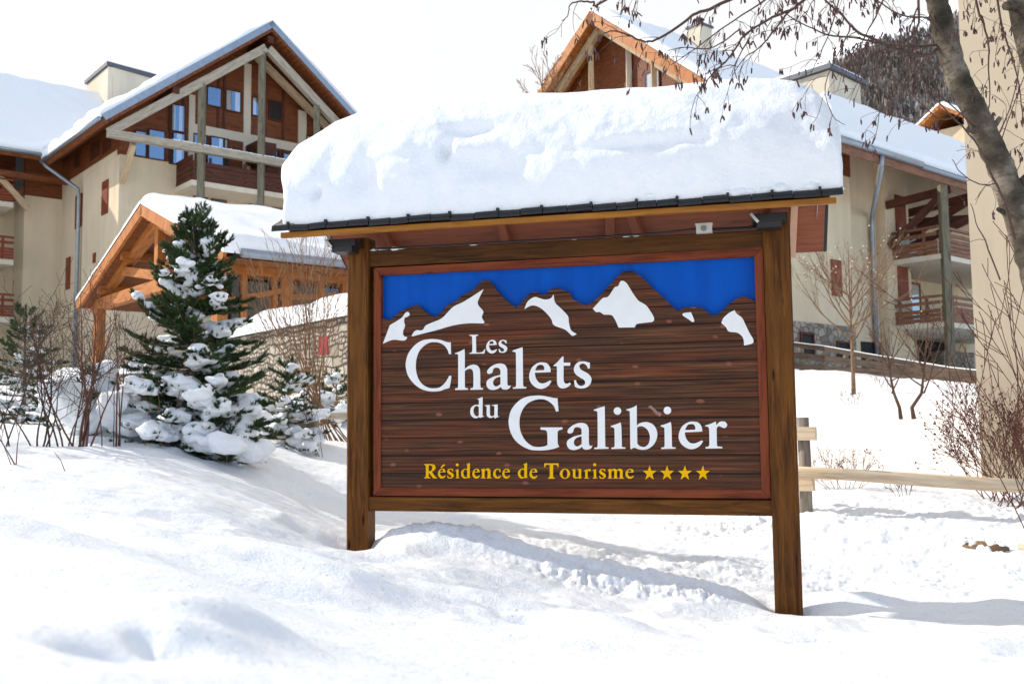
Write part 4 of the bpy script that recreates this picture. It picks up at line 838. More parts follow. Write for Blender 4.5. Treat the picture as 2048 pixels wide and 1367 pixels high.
# rear wing
mb = MB(); mb.box(A, -1.6, 0, 7.8, 16, 1.5, 12.0); mb.box(A, -14, -1.6, 9.6, 16, 1.5, 12.0); mb.build("wing_wall", M['cream'], ca)
mb = MB(); mb.box(A, -1.6, 0, 7.83, 8.1, 12.0, 14.9); mb.box(A, -14, -1.6, 9.63, 9.9, 12.0, 16.2); mb.build("wing_cladding", M['brown'], ca)
slw = (18.5 - 13.5) / (12.1 - 5.8)
P = [A(EU - .0, 5.8, 13.5), A(4.9, 12.1, 18.5), A(-16, 12.1, 18.5), A(-16, 5.8, 13.5)]
wr_ = slope(ca, [p - np.array([0, 0, .12]) for p in P], .2, 'brown', "wing_roof", .25)
snow_slab(wr_, P, .35, nu=90, nz_=.2)
mb = MB(); mb.beam(A(-16, 12.15, 18.72), A(3.2, 12.15, 18.72), .25, .16); mb.build("ridge_cap", M['dark_metal'], wr_)
P2 = [A(4.9, 18.4, 13.5), A(4.9, 12.1, 18.5), A(-16, 12.1, 18.5), A(-16, 18.4, 13.5)]; slope(ca, P2, .25, 'dark_metal', "wing_roof")
gutter(ca, A(EU, 5.7, 13.42), A(-16, 5.7, 13.42))
for k, (r, yb) in enumerate((((0, 375, 27, 405), 0), ((0, 470, 25, 520), 0), ((0, 580, 20, 635), 0))):
    ur, z = A.f(27, r[3], 6.9); zt = z + 1.05
    mb = MB(); mb.box(A, -9, ur, 6.9, 9.6, z - .22, z); bw = mb.build("balcony", M['cream_light'], ca)
    railing(bw, Wf(A, 6.95), -9, ur, z + .05, zt, 'shutter', 4, 8, True, .5)
    window(ca, Wf(A, 9.6), (-4.2, -2.4, z + .1, z + 1.9), .08, 2, 2, 'brown')
mb = MB(); mb.beam(A(-3.4, 7.0, 13.0), A(-1.62, 7.0, 11.2), .2, .26); mb.build("brace", M['tan_wood'], ca)
mb = MB(); mb.beam(A(-6, 6.7, 12.6), A(-.1, 6.7, 12.6), .2, .26); mb.build("wing_beam", M['brown'], ca)
# roof tower
mb = MB(); mb.box(A, 2.75, 5.05, 10.4, 13.8, 14, 19.75); mb.box(A, 3.0, 3.9, 10.36, 10.4, 18.0, 19.3); tw = mb.build("roof_tower", M['cream_light'], ca)
mb = MB(); mb.hexa([A(2.65, 10.3, 19.78), A(5.2, 10.3, 19.6), A(5.2, 13.95, 19.6), A(2.65, 13.95, 19.78), A(2.65, 10.3, 19.98), A(5.2, 10.3, 19.84), A(5.2, 13.95, 19.84), A(2.65, 13.95, 19.98)]); mb.build("tower_roof", M['dark_metal'], tw)
snow_slab(tw, [A(2.65, 10.4, 19.98), A(2.65, 13.9, 19.98), A(5.1, 13.9, 19.84), A(5.1, 10.4, 19.84)], .15, "tower_snow", nu=20, nv=20)

# ---------------------------------------------------------------- entrance porch and glazed gallery, in front of the chalet
B = Frame(at(430, 600, 26.), 40)
po = thing("entrance_porch", B(0, 2, 3), "orange timber entrance porch with a glazed gallery and thick snow on its roof", "porch")
RVb, RZb, EZb = 1.95, 7.4, 5.32; VL, VR = 7.46, -3.41; U0, U1 = -1.25, 12
for s in (0, 1):
    e = VL if s == 0 else VR; P = [B(U0, e, EZb), B(U0, RVb, RZb), B(U1, RVb, RZb), B(U1, e, EZb)]
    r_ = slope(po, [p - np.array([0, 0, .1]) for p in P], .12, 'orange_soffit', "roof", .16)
    Q = [P[0] - B.u * .04, P[1] - B.u * .04, P[1] + B.u * .05, P[0] + B.u * .05]; slope(r_, Q, .3, 'orange', "bargeboard")
    snow_slab(r_, [P[0] + B.u * -.06, P[1] + B.u * -.06, P[2], P[3]], .36 if s else .32, nu=80, nz_=.2, edge=.4)
gutter(po, B(-.9, VR - .08, EZb + .02), B(12, VR - .08, EZb + .02), .11)
UT = -.75
def Lb(u, v, z): return B(u, v, z)
tb = B.sd(230, 600, UT)[1]
vR_, vL_ = -2.0, 6.9
for nm, a, b_, sz in (("tie_beam", (vL_ + .6, tb), (vR_ - .6, tb), .34), ("truss_beam", (vL_ + .5, tb + .1), (RVb, 7.0), .34), ("truss_beam", (vR_ - .5, tb + .1), (RVb, 7.0), .34), ("king_post", (RVb, tb), (RVb, 7.0), .26), ("strut", (RVb, tb + .3), (4.6, 5.95), .26), ("strut", (RVb, tb + .3), (-.6, 5.95), .26), ("post", (vL_, 2.0), (vL_, tb), .34), ("post", (vR_, 2.0), (vR_, tb), .34)):
    mb = MB(); mb.beam(B(UT, a[0], a[1]), B(UT, b_[0], b_[1]), sz * .8, sz, up=(0, 0, 1) if nm not in ('post', 'king_post') else B.v); mb.build(nm, M['orange'], po)
for u in (1.5, 4.0):
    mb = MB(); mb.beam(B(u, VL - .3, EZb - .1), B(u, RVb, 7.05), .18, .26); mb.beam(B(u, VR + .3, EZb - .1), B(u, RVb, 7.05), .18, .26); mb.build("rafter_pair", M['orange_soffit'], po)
for v in (6.0, 4.0, RVb, 0): zz = EZb + (RZb - EZb) * (1 - abs(v - RVb) / 5.5) - .32; mb = MB(); mb.beam(B(-1.1, v, zz), B(9, v, zz), .18, .24); mb.build("purlin", M['orange'], po)
mb = MB(); gable_prism(mb, Ws(B, 4.5), [(VL - 1, 4.9), (VR + 1.2, 4.9), (VR + 1.2, 5.5), (RVb, 7.1), (VL - 1, 5.5)], 0, .15); mb.build("gable_boarding", M['brown'], po)
mb = MB(); mb.box(B, 4.6, 12, -2.0, 6.6, 1.5, 5.2); mb.build("porch_wall", M['cream'], po)
# glazed side
VG = -2.15; Wg = Wf(B, VG)
mb = MB(); wbox(mb, Wg, -1.0, 12, -.16, .12, 5.05, 5.4); mb.build("eaves_beam", M['orange'], po)
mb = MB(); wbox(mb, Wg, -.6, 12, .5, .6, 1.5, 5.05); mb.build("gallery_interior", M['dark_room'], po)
mb = MB(); mb.face([Wg(-.5, .02, 2.2), Wg(12, .02, 2.2), Wg(12, .02, 5.05), Wg(-.5, .02, 5.05)]); mb.build("gallery_glazing", pane_mat('gallery_glass', .07, (.6, .75, 1)), po)
for px, w_ in ((487, .06), (547, .05), (571, .14), (640, .07), (690, .12)):
    a = B.f(px, 600, VG)[0]; mb = MB(); wbox(mb, Wg, a - w_, a + w_, -.09, .05, 2.0, 5.05, 2); mb.build("mullion", M['orange'], po)
for (x0, y0), (x1, y1) in (((392, 612), (575, 580)), ((575, 595), (700, 590)), ((392, 668), (480, 655))):
    a = B.f(x0, y0, VG); b_ = B.f(x1, y1, VG); mb = MB(); mb.beam(Wg(a[0], -.03, a[1]), Wg(b_[0], -.03, b_[1]), .1, .13); mb.build("transom", M['orange'], po)

# ---------------------------------------------------------------- chalet behind the sign (only its gable shows)
Cc = Frame(at(1205, 200, 52.), 40)
cc = thing("chalet", Cc(3, 0, 3), "chalet whose orange edged gable peeks over the snow cap of the sign", "building")
rv, rz, slc = -.7, 22.4, .78
for s in (1, -1):
    e = rv + s * 9.0; P = [Cc(-1.5, e, rz - 9 * slc), Cc(-1.5, rv, rz), Cc(16, rv, rz), Cc(16, e, rz - 9 * slc)]
    r_ = slope(cc, [p - np.array([0, 0, .1]) for p in P], .22, 'orange', "roof", .3)
    Q = [P[0] - Cc.u * .05, P[1] - Cc.u * .05, P[1] + Cc.u * .06, P[0] + Cc.u * .06]; slope(r_, Q, .5, 'orange', "bargeboard")
    snow_slab(r_, [P[0] + Cc.u * .1, P[1] + Cc.u * .1, P[2], P[3]], .4, nz_=.15)
    mb = MB(); mb.beam(Cc(-.8, rv + s * 8, rz - 8 * slc - .75), Cc(-.8, rv, rz - .75), .26, .36); mb.build("truss_beam", M['tan_wood'], cc)
for v in (.0, -2.0, -4.3, 2.8):
    zt = rz - abs(v - rv) * slc - .5; uu = -.8 if v in (.0, -4.3) else -.1
    mb = MB(); mb.beam(Cc(uu, v, 14), Cc(uu, v, zt), .26, .26); mb.build("post", M['tan_wood'] if uu < -.5 else M['cream_light'], cc)
mb = MB(); gable_prism(mb, Ws(Cc, 0), [(rv - 7.6, 13), (rv + 7.6, 13), (rv + 7.6, rz - 7.6 * slc - .35), (rv, rz - .35), (rv - 7.6, rz - 7.6 * slc - .35)], 0.02, .3); mb.build("gable_cladding", M['brown'], cc)
mb = MB(); mb.box(Cc, .05, 16, rv - 7.5, rv + 7.5, 1.5, 13); mb.build("wall", M['cream'], cc)
for v0, v1, z0, z1, k in ((-3.9, -3.1, 17.2, 18.7, 1), (-1.6, -.6, 16.6, 18.1, 0), (1.2, 2.2, 16.4, 17.9, 0)): window(cc, Ws(Cc, 0), (v0, v1, z0, z1), .07, curtain=k)
ch0 = Cc.f(1402, 100, -3.0); ch1 = Cc.f(1430, 60, -3.0); mb = MB(); mb.box(Cc, ch0[0], ch0[0] + .95, -3.0, -2.1, ch0[1] - 1, ch1[1]); chm = mb.build("chimney", M['cream_light'], cc)
mb = MB(); mb.box(Cc, ch0[0] - .08, ch0[0] + 1.03, -3.08, -2.02, ch1[1], ch1[1] + .12); mb.tube([Cc(ch0[0] + .45, -2.55, ch1[1] + .1), Cc(ch0[0] + .45, -2.55, ch1[1] + .5)], [.22, .2], 10); mb.tube([Cc(ch0[0] + .45, -2.55, ch1[1] + .48), Cc(ch0[0] + .45, -2.55, ch1[1] + .62)], [.32, .12], 10); mb.build("chimney_pot", M['dark_metal'], chm)

# ---------------------------------------------------------------- chalet on the right with balconies
M['rail_brown'] = wood('balcony_wood', (.09, .035, .018), (.2, .085, .045), (.3, .14, .08), .65, .25, True, 18)
D = Frame(at(1755, 500, 36.), 40)
cd = thing("chalet", D(2, 3, 3), "cream chalet with brown balconies and stone base, right of the sign behind the dark fence", "building")
EVd, EZd, RVd, RZd = -2, 10.15, 4.1, 14.85
F0d = Wf(D, 0); cr = M['cream']
mb = MB(); mb.box(D, -8, -1.7, 0, 9, 4.62, 10.15, 2); mb.box(D, -1.7, .9, .55, 9, 1.5, 11.3, 2); mb.box(D, .9, 2.6, .15, 9, 1.5, 11.3, 2); mb.box(D, 2.6, 14, 1.6, 9, 1.5, 11.7, 2); mb.build("wall", cr, cd)
mb = MB(); mb.box(D, -8.03, -1.72, -.03, 9, 1.5, 4.62); mb.box(D, 6.4, 9, .9, 1.6, 1.5, 4.2); mb.build("stone_base", M['stone_dark'], cd)
a = D.rect_f((1662, 292, 1700, 350), 0); mb = MB(); wbox(mb, F0d, a[0], -1.69, -.05, .02, a[2], a[3]); mb.build("cladding", M['brown'], cd)
P = [D(-6.2, EVd, EZd), D(3.0, RVd, RZd), D(18, RVd, RZd), D(18, EVd, EZd)]; r_ = slope(cd, [p - np.array([0, 0, .1]) for p in P], .22, 'brown', "roof", .25)
snow_slab(r_, P, .33, nu=110, nz_=.15); P2 = [D(-3, 10.2, EZd), D(3.0, RVd, RZd), D(18, RVd, RZd), D(18, 10.2, EZd)]; slope(cd, P2, .3, 'dark_metal', "roof")
mb = MB(); mb.box(D, -6.2, 18, EVd - .02, EVd + .05, EZd - .4, EZd - .12); mb.build("eaves_board", M['rail_brown'], cd)
gutter(cd, D(-6.2, EVd - .1, EZd - .03), D(-.6, EVd - .1, EZd - .03), .12); gutter(cd, D(-.6, EVd - .1, EZd - .08), D(18, EVd - .1, EZd - .08), .1)
ux = D.f(1758, 300, EVd)[0]; mb = MB(); mb.tube([D(ux, EVd - .1, EZd - .1), D(ux, EVd - .05, EZd - .5), D(.35, .35, 8.9), D(.4, .42, 8.3), D(.4, .42, 1.8)], .085, 8); mb.build("downpipe", M['metal'], cd)
for r, W, v in (((1662, 520, 1682, 592), F0d, 0), ((1790, 392, 1810, 464), Wf(D, .15), .15), ((1795, 524, 1815, 597), Wf(D, .15), .15)): shutter(cd, W, D.rect_f(r, v))
for r in ((1602, 668, 1625, 714), (1675, 686, 1698, 722)): window(cd, Wf(D, -.03), D.rect_f(r, -.03), .06, mat='dark_frame', glass=False)
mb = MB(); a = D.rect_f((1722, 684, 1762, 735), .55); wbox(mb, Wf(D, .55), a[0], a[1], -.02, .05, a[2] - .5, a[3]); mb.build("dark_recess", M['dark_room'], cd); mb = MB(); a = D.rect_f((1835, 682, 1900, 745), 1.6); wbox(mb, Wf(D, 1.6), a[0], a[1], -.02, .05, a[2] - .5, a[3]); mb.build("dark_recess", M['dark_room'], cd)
VB2 = -1.7; uc = D.f(1882, 515, VB2)[0]
for (yb, yt) in ((512, 452), (646, 588)):
    z = D.f(1891, yb, VB2)[1]; zt = D.f(1891, yt, VB2)[1]
    mb = MB(); mb.box(D, uc, uc + 9, VB2, 1.6, z - .12, z + .06); bl = mb.build("balcony", M['cream_light'], cd)
    railing(bl, Wf(D, VB2 + .06), uc + .05, uc + 9, z + .08, zt, 'rail_brown', 4, 5, True, .6); railing(bl, Ws(D, uc + .06), VB2 + .15, 1.55, z + .08, zt, 'rail_brown', 3, 3, True, .5)
    window(cd, Wf(D, 1.6), (uc + .3, uc + 1.9, z + .15, z + 2.1), .09, 2, 2 if yb > 550 else 0, 'brown'); window(cd, Wf(D, 1.6), (uc + 3.0, uc + 4.6, z + .15, z + 2.1), .09, 2, 2, 'brown')
mb = MB(); mb.beam(D(uc + .1, VB2 - .12, 2.2), D(uc + .1, VB2 - .12, 9.75), .26, .26); mb.build("post", M['pole_light'], cd)
for a, b_ in ((D(.95, .1, 9.3), D(2.2, EVd + .3, 9.75)), (D(1.05, .1, 7.75), D(2.2, EVd + .5, 9.7)), (D(2.9, 1.5, 9.2), D(4.0, EVd + .3, 9.75)), (D(2.9, 1.5, 7.9), D(4.0, EVd + .5, 9.6)), (D(uc + 1.3, 1.5, 9.0), D(uc + 4, VB2, 9.1)), (D(uc + 1.6, 1.5, 7.6), D(uc + 3.4, VB2, 9.2))):
    mb = MB(); mb.beam(a, b_, .22, .28); mb.build("brace", M['dark_frame'], cd)
mb = MB(); mb.box(D, 6.0, 8.6, 5.4, 8.6, 12, 17.1); mb.box(D, 6.35, 8.3, 5.36, 5.42, 15.3, 16.9); mb.box(D, 5.97, 6.02, 6.3, 7.3, 15.6, 16.7); tw = mb.build("roof_tower", M['cream_light'], cd)
mb = MB(); mb.hexa([D(5.8, 5.2, 17.12), D(8.8, 5.2, 17.0), D(8.8, 8.8, 17.0), D(5.8, 8.8, 17.12), D(5.8, 5.2, 17.34), D(8.8, 5.2, 17.2), D(8.8, 8.8, 17.2), D(5.8, 8.8, 17.34)]); mb.build("tower_roof", M['dark_metal'], tw)
snow_slab(tw, [D(5.8, 5.3, 17.34), D(5.8, 8.7, 17.34), D(8.7, 8.7, 17.2), D(8.7, 5.3, 17.2)], .22, "tower_snow", nu=20, nv=20)
a = D.rect_f((1602, 160, 1622, 178), 6)

# ---------------------------------------------------------------- plain rendered building at the right edge
E_ = Frame(at(1957, 830, 11.6), -29)
mb = MB(); mb.box(E_, 0, 7, 0, 9, -.5, 12.5, 2)
tag(mb.build("building", M['cream_warm'], None), "plain windowless beige rendered building filling the right edge, behind the leaning tree", "building")
# small gable beyond it
Fg = Frame(at(1893, 240, 72.), 40)
sm = thing("small_chalet", Fg(0, 0, 20), "small far chalet gable with a pale timber roof in front of the wooded hill", "building")
fz = at(1893, 213, 72.)[2]; dz = 1.75; W_ = 2.6
for s in (1, -1):
    P = [Fg(-1, s * W_, fz - dz * 1.0), Fg(-1, 0, fz), Fg(10, 0, fz), Fg(10, s * W_, fz - dz)]; r_ = slope(sm, P, .25, 'orange', "roof", .4); snow_slab(r_, P, .3, nu=20, nv=10)
mb = MB(); mb.box(Fg, 0, 9, -2.0, 2.0, 5, fz - 1.6); mb.build("wall", M['cream'], sm)

# ---------------------------------------------------------------- stone walls
def snow_ridge(par, a, b_, wd, h, name="snow_topping", nu=80):
    a = np.asarray(a); b_ = np.asarray(b_); d = b_ - a; L_ = np.linalg.norm(d); d /= L_; nrm = np.array([-d[1], d[0], 0]); nrm /= np.linalg.norm(nrm); rows = []
    for i in range(nu + 1):
        s = i / nu; k = 1 + .35 * float(fbm(np.array([s * L_ * .9 + a[0]]), np.array([3.1]), 3)[0]) * 2; e = min(1, s * L_ / .3, (1 - s) * L_ / .3); r_ = []
        for j in range(19):
            t_ = math.pi * j / 18; r_.append(a + d * s * L_ + nrm * math.cos(t_) * wd / 2 * (1 + .08 * k) + np.array([0, 0, 1]) * (math.sin(t_) ** .7 * h * k * max(e, .05) + .004))
        rows.append(r_)
    mb = MB(); mb.grid(rows); return mb.build(name, M['snow_roof'], par)
def stone_wall(a, b_, z0, z1, th, label, sn):
    a = np.asarray(a, float); b_ = np.asarray(b_, float); d = (b_ - a); d[2] = 0; d /= np.linalg.norm(d); n = np.array([-d[1], d[0], 0])
    t_ = thing("stone_wall", [(a[0] + b_[0]) / 2, (a[1] + b_[1]) / 2, z0], label, "wall"); mb = MB()
    za = lambda p, z: np.array([p[0], p[1], z]); mb.hexa([za(a, z0), za(b_, z0), za(b_ + n * th, z0), za(a + n * th, z0), za(a, z1), za(b_, z1), za(b_ + n * th, z1), za(a + n * th, z1)]); mb.build("masonry", M['stone'], t_)
    snow_ridge(t_, za(a + n * th / 2, z1), za(b_ + n * th / 2, z1), th * 1.15, sn); return t_
a, b_ = at(440, 700, 19.4), at(730, 650, 15.0); zt = at(600, 655, 17.0)[2]
stone_wall(a, b_, .8, zt, .9, "long dry stone wall under a deep snow bank behind the snowy pine", .42)
a, b_ = at(95, 760, 21), at(262, 745, 19.5); stone_wall(a, b_, 1.0, at(180, 752, 20.2)[2], .5, "low stone wall with snow on top behind the leafless shrubs at the left", .22)
a, b_ = at(515, 870, 12.6), at(612, 862, 12.4); stone_wall(a, b_, .6, at(560, 845, 12.5)[2], .35, "short stub of stone wall at the foot of the small snowy conifer", .12)
# red marker on the long wall
pm = at(656, 690, 15.3); mb = MB(); fr_m = Frame(pm, -30); mb.box(fr_m, -.09, .09, -.12, -.09, pm[2] - .16, pm[2] + .12)
tag(mb.build("marker_plate", plain('red_enamel', (.5, .03, .05), .5), None), "small faded red plate hanging on the long stone wall", "plate")

# ---------------------------------------------------------------- fences
def pole(mb, p, z0, z1, r_): mb.tube([np.array([p[0], p[1], z0]), np.array([p[0] + .01, p[1], (z0 + z1) / 2]), np.array([p[0], p[1], z1])], [r_, r_ * .97, r_ * .93], 14)
fn = thing("rail_fence", at(1611, 1010, 10.4), "pale wooden rail fence with one round grey pole, to the right of the sign", "fence")
p = at(1611, 1000, 10.4); mb = MB(); pole(mb, p, at(1611, 1022, 10.4)[2] - .15, at(1611, 834, 10.4)[2], .068); mb.build("fence_pole", M['pole_wood'], fn)
a, b_ = at(1560, 942, 10.3), at(2120, 975, 9.7); mb = MB(); mb.tube([a, a * .75 + b_ * .25 + [0, 0, .008], a * .5 + b_ * .5, a * .25 + b_ * .75 - [0, 0, .006], b_], [.062, .06, .066, .068, .07], 12); mb.build("rail", M['rail_wood'], fn)
for y0, y1, x1 in ((853, 880, 1632), (953, 981, 1628)):
    a, b_ = at(1450, (y0 + y1) / 2, 10.9), at(x1, (y0 + y1) / 2, 10.28); mb = MB(); mb.beam(a, b_, .05, at(0, y0, 10.3)[2] - at(0, y1, 10.3)[2]); mb.build("rail", M['rail_wood'], fn)
fn = thing("rail_fence", at(650, 850, 12.5), "short piece of pale rail fence between the conifer and the left post", "fence")
a, b_ = at(604, 831, 12.4), at(900, 833, 13); mb = MB(); mb.beam(a, b_, .04, .085); mb.build("rail", M['rail_wood'], fn)
p = at(628, 850, 12.6); mb = MB(); pole(mb, p, p[2] - .35, p[2] + .12, .06); mb.build("fence_pole", M['pole_wood'], fn)
fn = thing("rail_fence", at(1700, 740, 26), "long dark three rail fence dusted with snow below the right chalet", "fence")
fp = [at(x, y, d) for x, y, d in ((1560, 686, 27.5), (1650, 697, 27), (1740, 713, 26), (1830, 728, 25), (1900, 740, 24), (1975, 748, 23))]
fb = [at(x, y, d) for x, y, d in ((1560, 728, 27.5), (1650, 737, 27), (1740, 742, 26), (1830, 752, 25), (1900, 762, 24), (1975, 766, 23))]
for t_, sn in ((0, 1), (.5, 0), (1, 1)):
    mb = MB(); ms = MB()
    for k in range(5):
        a = fp[k] * (1 - t_) + fb[k] * t_; b_ = fp[k + 1] * (1 - t_) + fb[k + 1] * t_; mb.beam(a, b_, .06, .17 if t_ else .12); ms.beam(a + [0, 0, .075], b_ + [0, 0, .075], .05, .02)
    o = mb.build("rail", M['dark_rail'], fn); ms.build("rail_snow", M['snow_roof'], o)
for k in range(11):
    s = k * .5; i0 = min(int(s), 4); f_ = s - i0; a = fp[i0] * (1 - f_) + fp[i0 + 1] * f_; b_ = fb[i0] * (1 - f_) + fb[i0 + 1] * f_; mb = MB(); mb.beam([b_[0], b_[1] + .1, b_[2] - .4], [a[0], a[1] + .1, a[2] + .06], .11, .11); mb.build("fence_pole", M['pole_wood'], fn)
# log lying in the snow, right
a, b_ = ghit(1930, 1092), ghit(2014, 1104); a[2] += .004; b_[2] -= .012
sb_ = MB(); rn = random.Random(4)
for k in range(16): q = a + (b_ - a) * (k / 15); sb_.blob(q + [rn.uniform(-.03, .03), rn.uniform(.0, .06), .035], .05, .05, .025 + .02 * rn.random(), 9, 6, .6)
for k in (4, 5, 6): q = a + (b_ - a) * (k / 12); sb_.blob(q + [0, -.06, -.02], .05, .05, .05, 9, 6, .5)
mb = MB(); mb.tube([a, (a + b_) / 2 + [0, 0, .01], b_], [.05, .058, .05], 10); tag(mb.build("log", wood('log_wood', (.06, .032, .016), (.16, .095, .05), (.27, .175, .1), .8, .5), None), "short barkless log half buried in the snow bank at the right", "log"); _lg = [o for o in COL.objects if o.name == 'log'][0]; sb_.build('snow_dusting', M['snow'], _lg)
a, b_ = ghit(2036, 1098), ghit(2120, 1102); a[2] -= .0; b_[2] = gz(b_[0], b_[1]) - .03; mb = MB(); mb.tube([a, b_], [.05, .05], 10); tag(mb.build("log", M['rail_wood'], None), "end of a second log poking from the snow at the right edge", "log")

# ---------------------------------------------------------------- plants
def unit(v): v = np.asarray(v, float); return v / (np.linalg.norm(v) + 1e-9)
def wig(rn, k): return np.array([rn.gauss(0, k), rn.gauss(0, k), rn.gauss(0, k)])
def grow(mb, p, d, L_, r_, lev, rn, cfg, tips=None):
    """a stem that bends towards its own bias and carries side shoots"""
    n = max(3, int(L_ / cfg.get('seg', .09))); n = min(n, 12); path = [np.asarray(p, float)]; dd = unit(d); st = L_ / n; rad = []
    for k in range(n):
        dd = unit(dd + wig(rn, cfg['wig']) + np.array(cfg['bias']) * .12 * cfg.get('lift', 1)); path.append(path[-1] + dd * st)
    rad = [max(r_ * (1 - .75 * k / n), cfg['rmin']) for k in range(n + 1)]
    mb.tube(path, rad, 5 if r_ > .012 else 3, False)
    if tips is not None and lev <= 1: tips.append((path[-1], dd))
    if lev <= 0: return
    nc = cfg['kids'][lev - 1]; nc = int(nc * rn.uniform(.7, 1.3) + .5)
    for c in range(nc):
        s = cfg.get('from', .25) + (1 - cfg.get('from', .25)) * (c + rn.random()) / max(nc, 1); s = min(s, .98); k = s * n; i = min(int(k), n - 1); q = path[i] + (path[i + 1] - path[i]) * (k - i)
        base = unit(path[i + 1] - path[i]); side = unit(np.cross(base, wig(rn, 1))); ang = math.radians(rn.uniform(*cfg.get('ang', (25, 55))))
        grow(mb, q, base * math.cos(ang) + side * math.sin(ang), L_ * rn.uniform(*cfg.get('ratio', (.35, .6))) * (1.15 - .5 * s), rad[i] * .6, lev - 1, rn, cfg, tips)
def shrub(name, stems, mat, label, cat="shrub", cfg=None, seed=1, group=None, extras=None, parts=False):
    """stems: (px, py, depth of the foot, direction, length, radius)"""
    rn = random.Random(seed); c = dict(wig=.1, bias=(0, 0, .5), rmin=.0022, kids=(3, 5), ang=(25, 50)); c.update(cfg or {})
    mb = MB(); tips = []
    for (p, d, L_, r_) in stems:
        z = gz(p[0], p[1]); q = np.array([p[0], p[1], z - .04]); grow(mb, q, d, L_, r_, len(c['kids']), rn, c, tips)
    if extras or parts:
        foot = stems[0][0]; t_ = thing(name, (foot[0], foot[1], gz(foot[0], foot[1])), label, cat, group); mb.build("stems" if not parts else "trunk", mat, t_)
        if extras: extras(t_, tips, rn)
        return t_
    return tag(mb.build(name, mat, None), label, cat, group)
def foot(px, d, py=850): p = at(px, py, d); return (p[0], p[1])
def dirn(a, e): a, e = math.radians(a), math.radians(e); return (math.sin(a) * math.cos(e), math.cos(a) * math.cos(e) * .4, math.sin(e))   # a: lean to the right, e: steepness

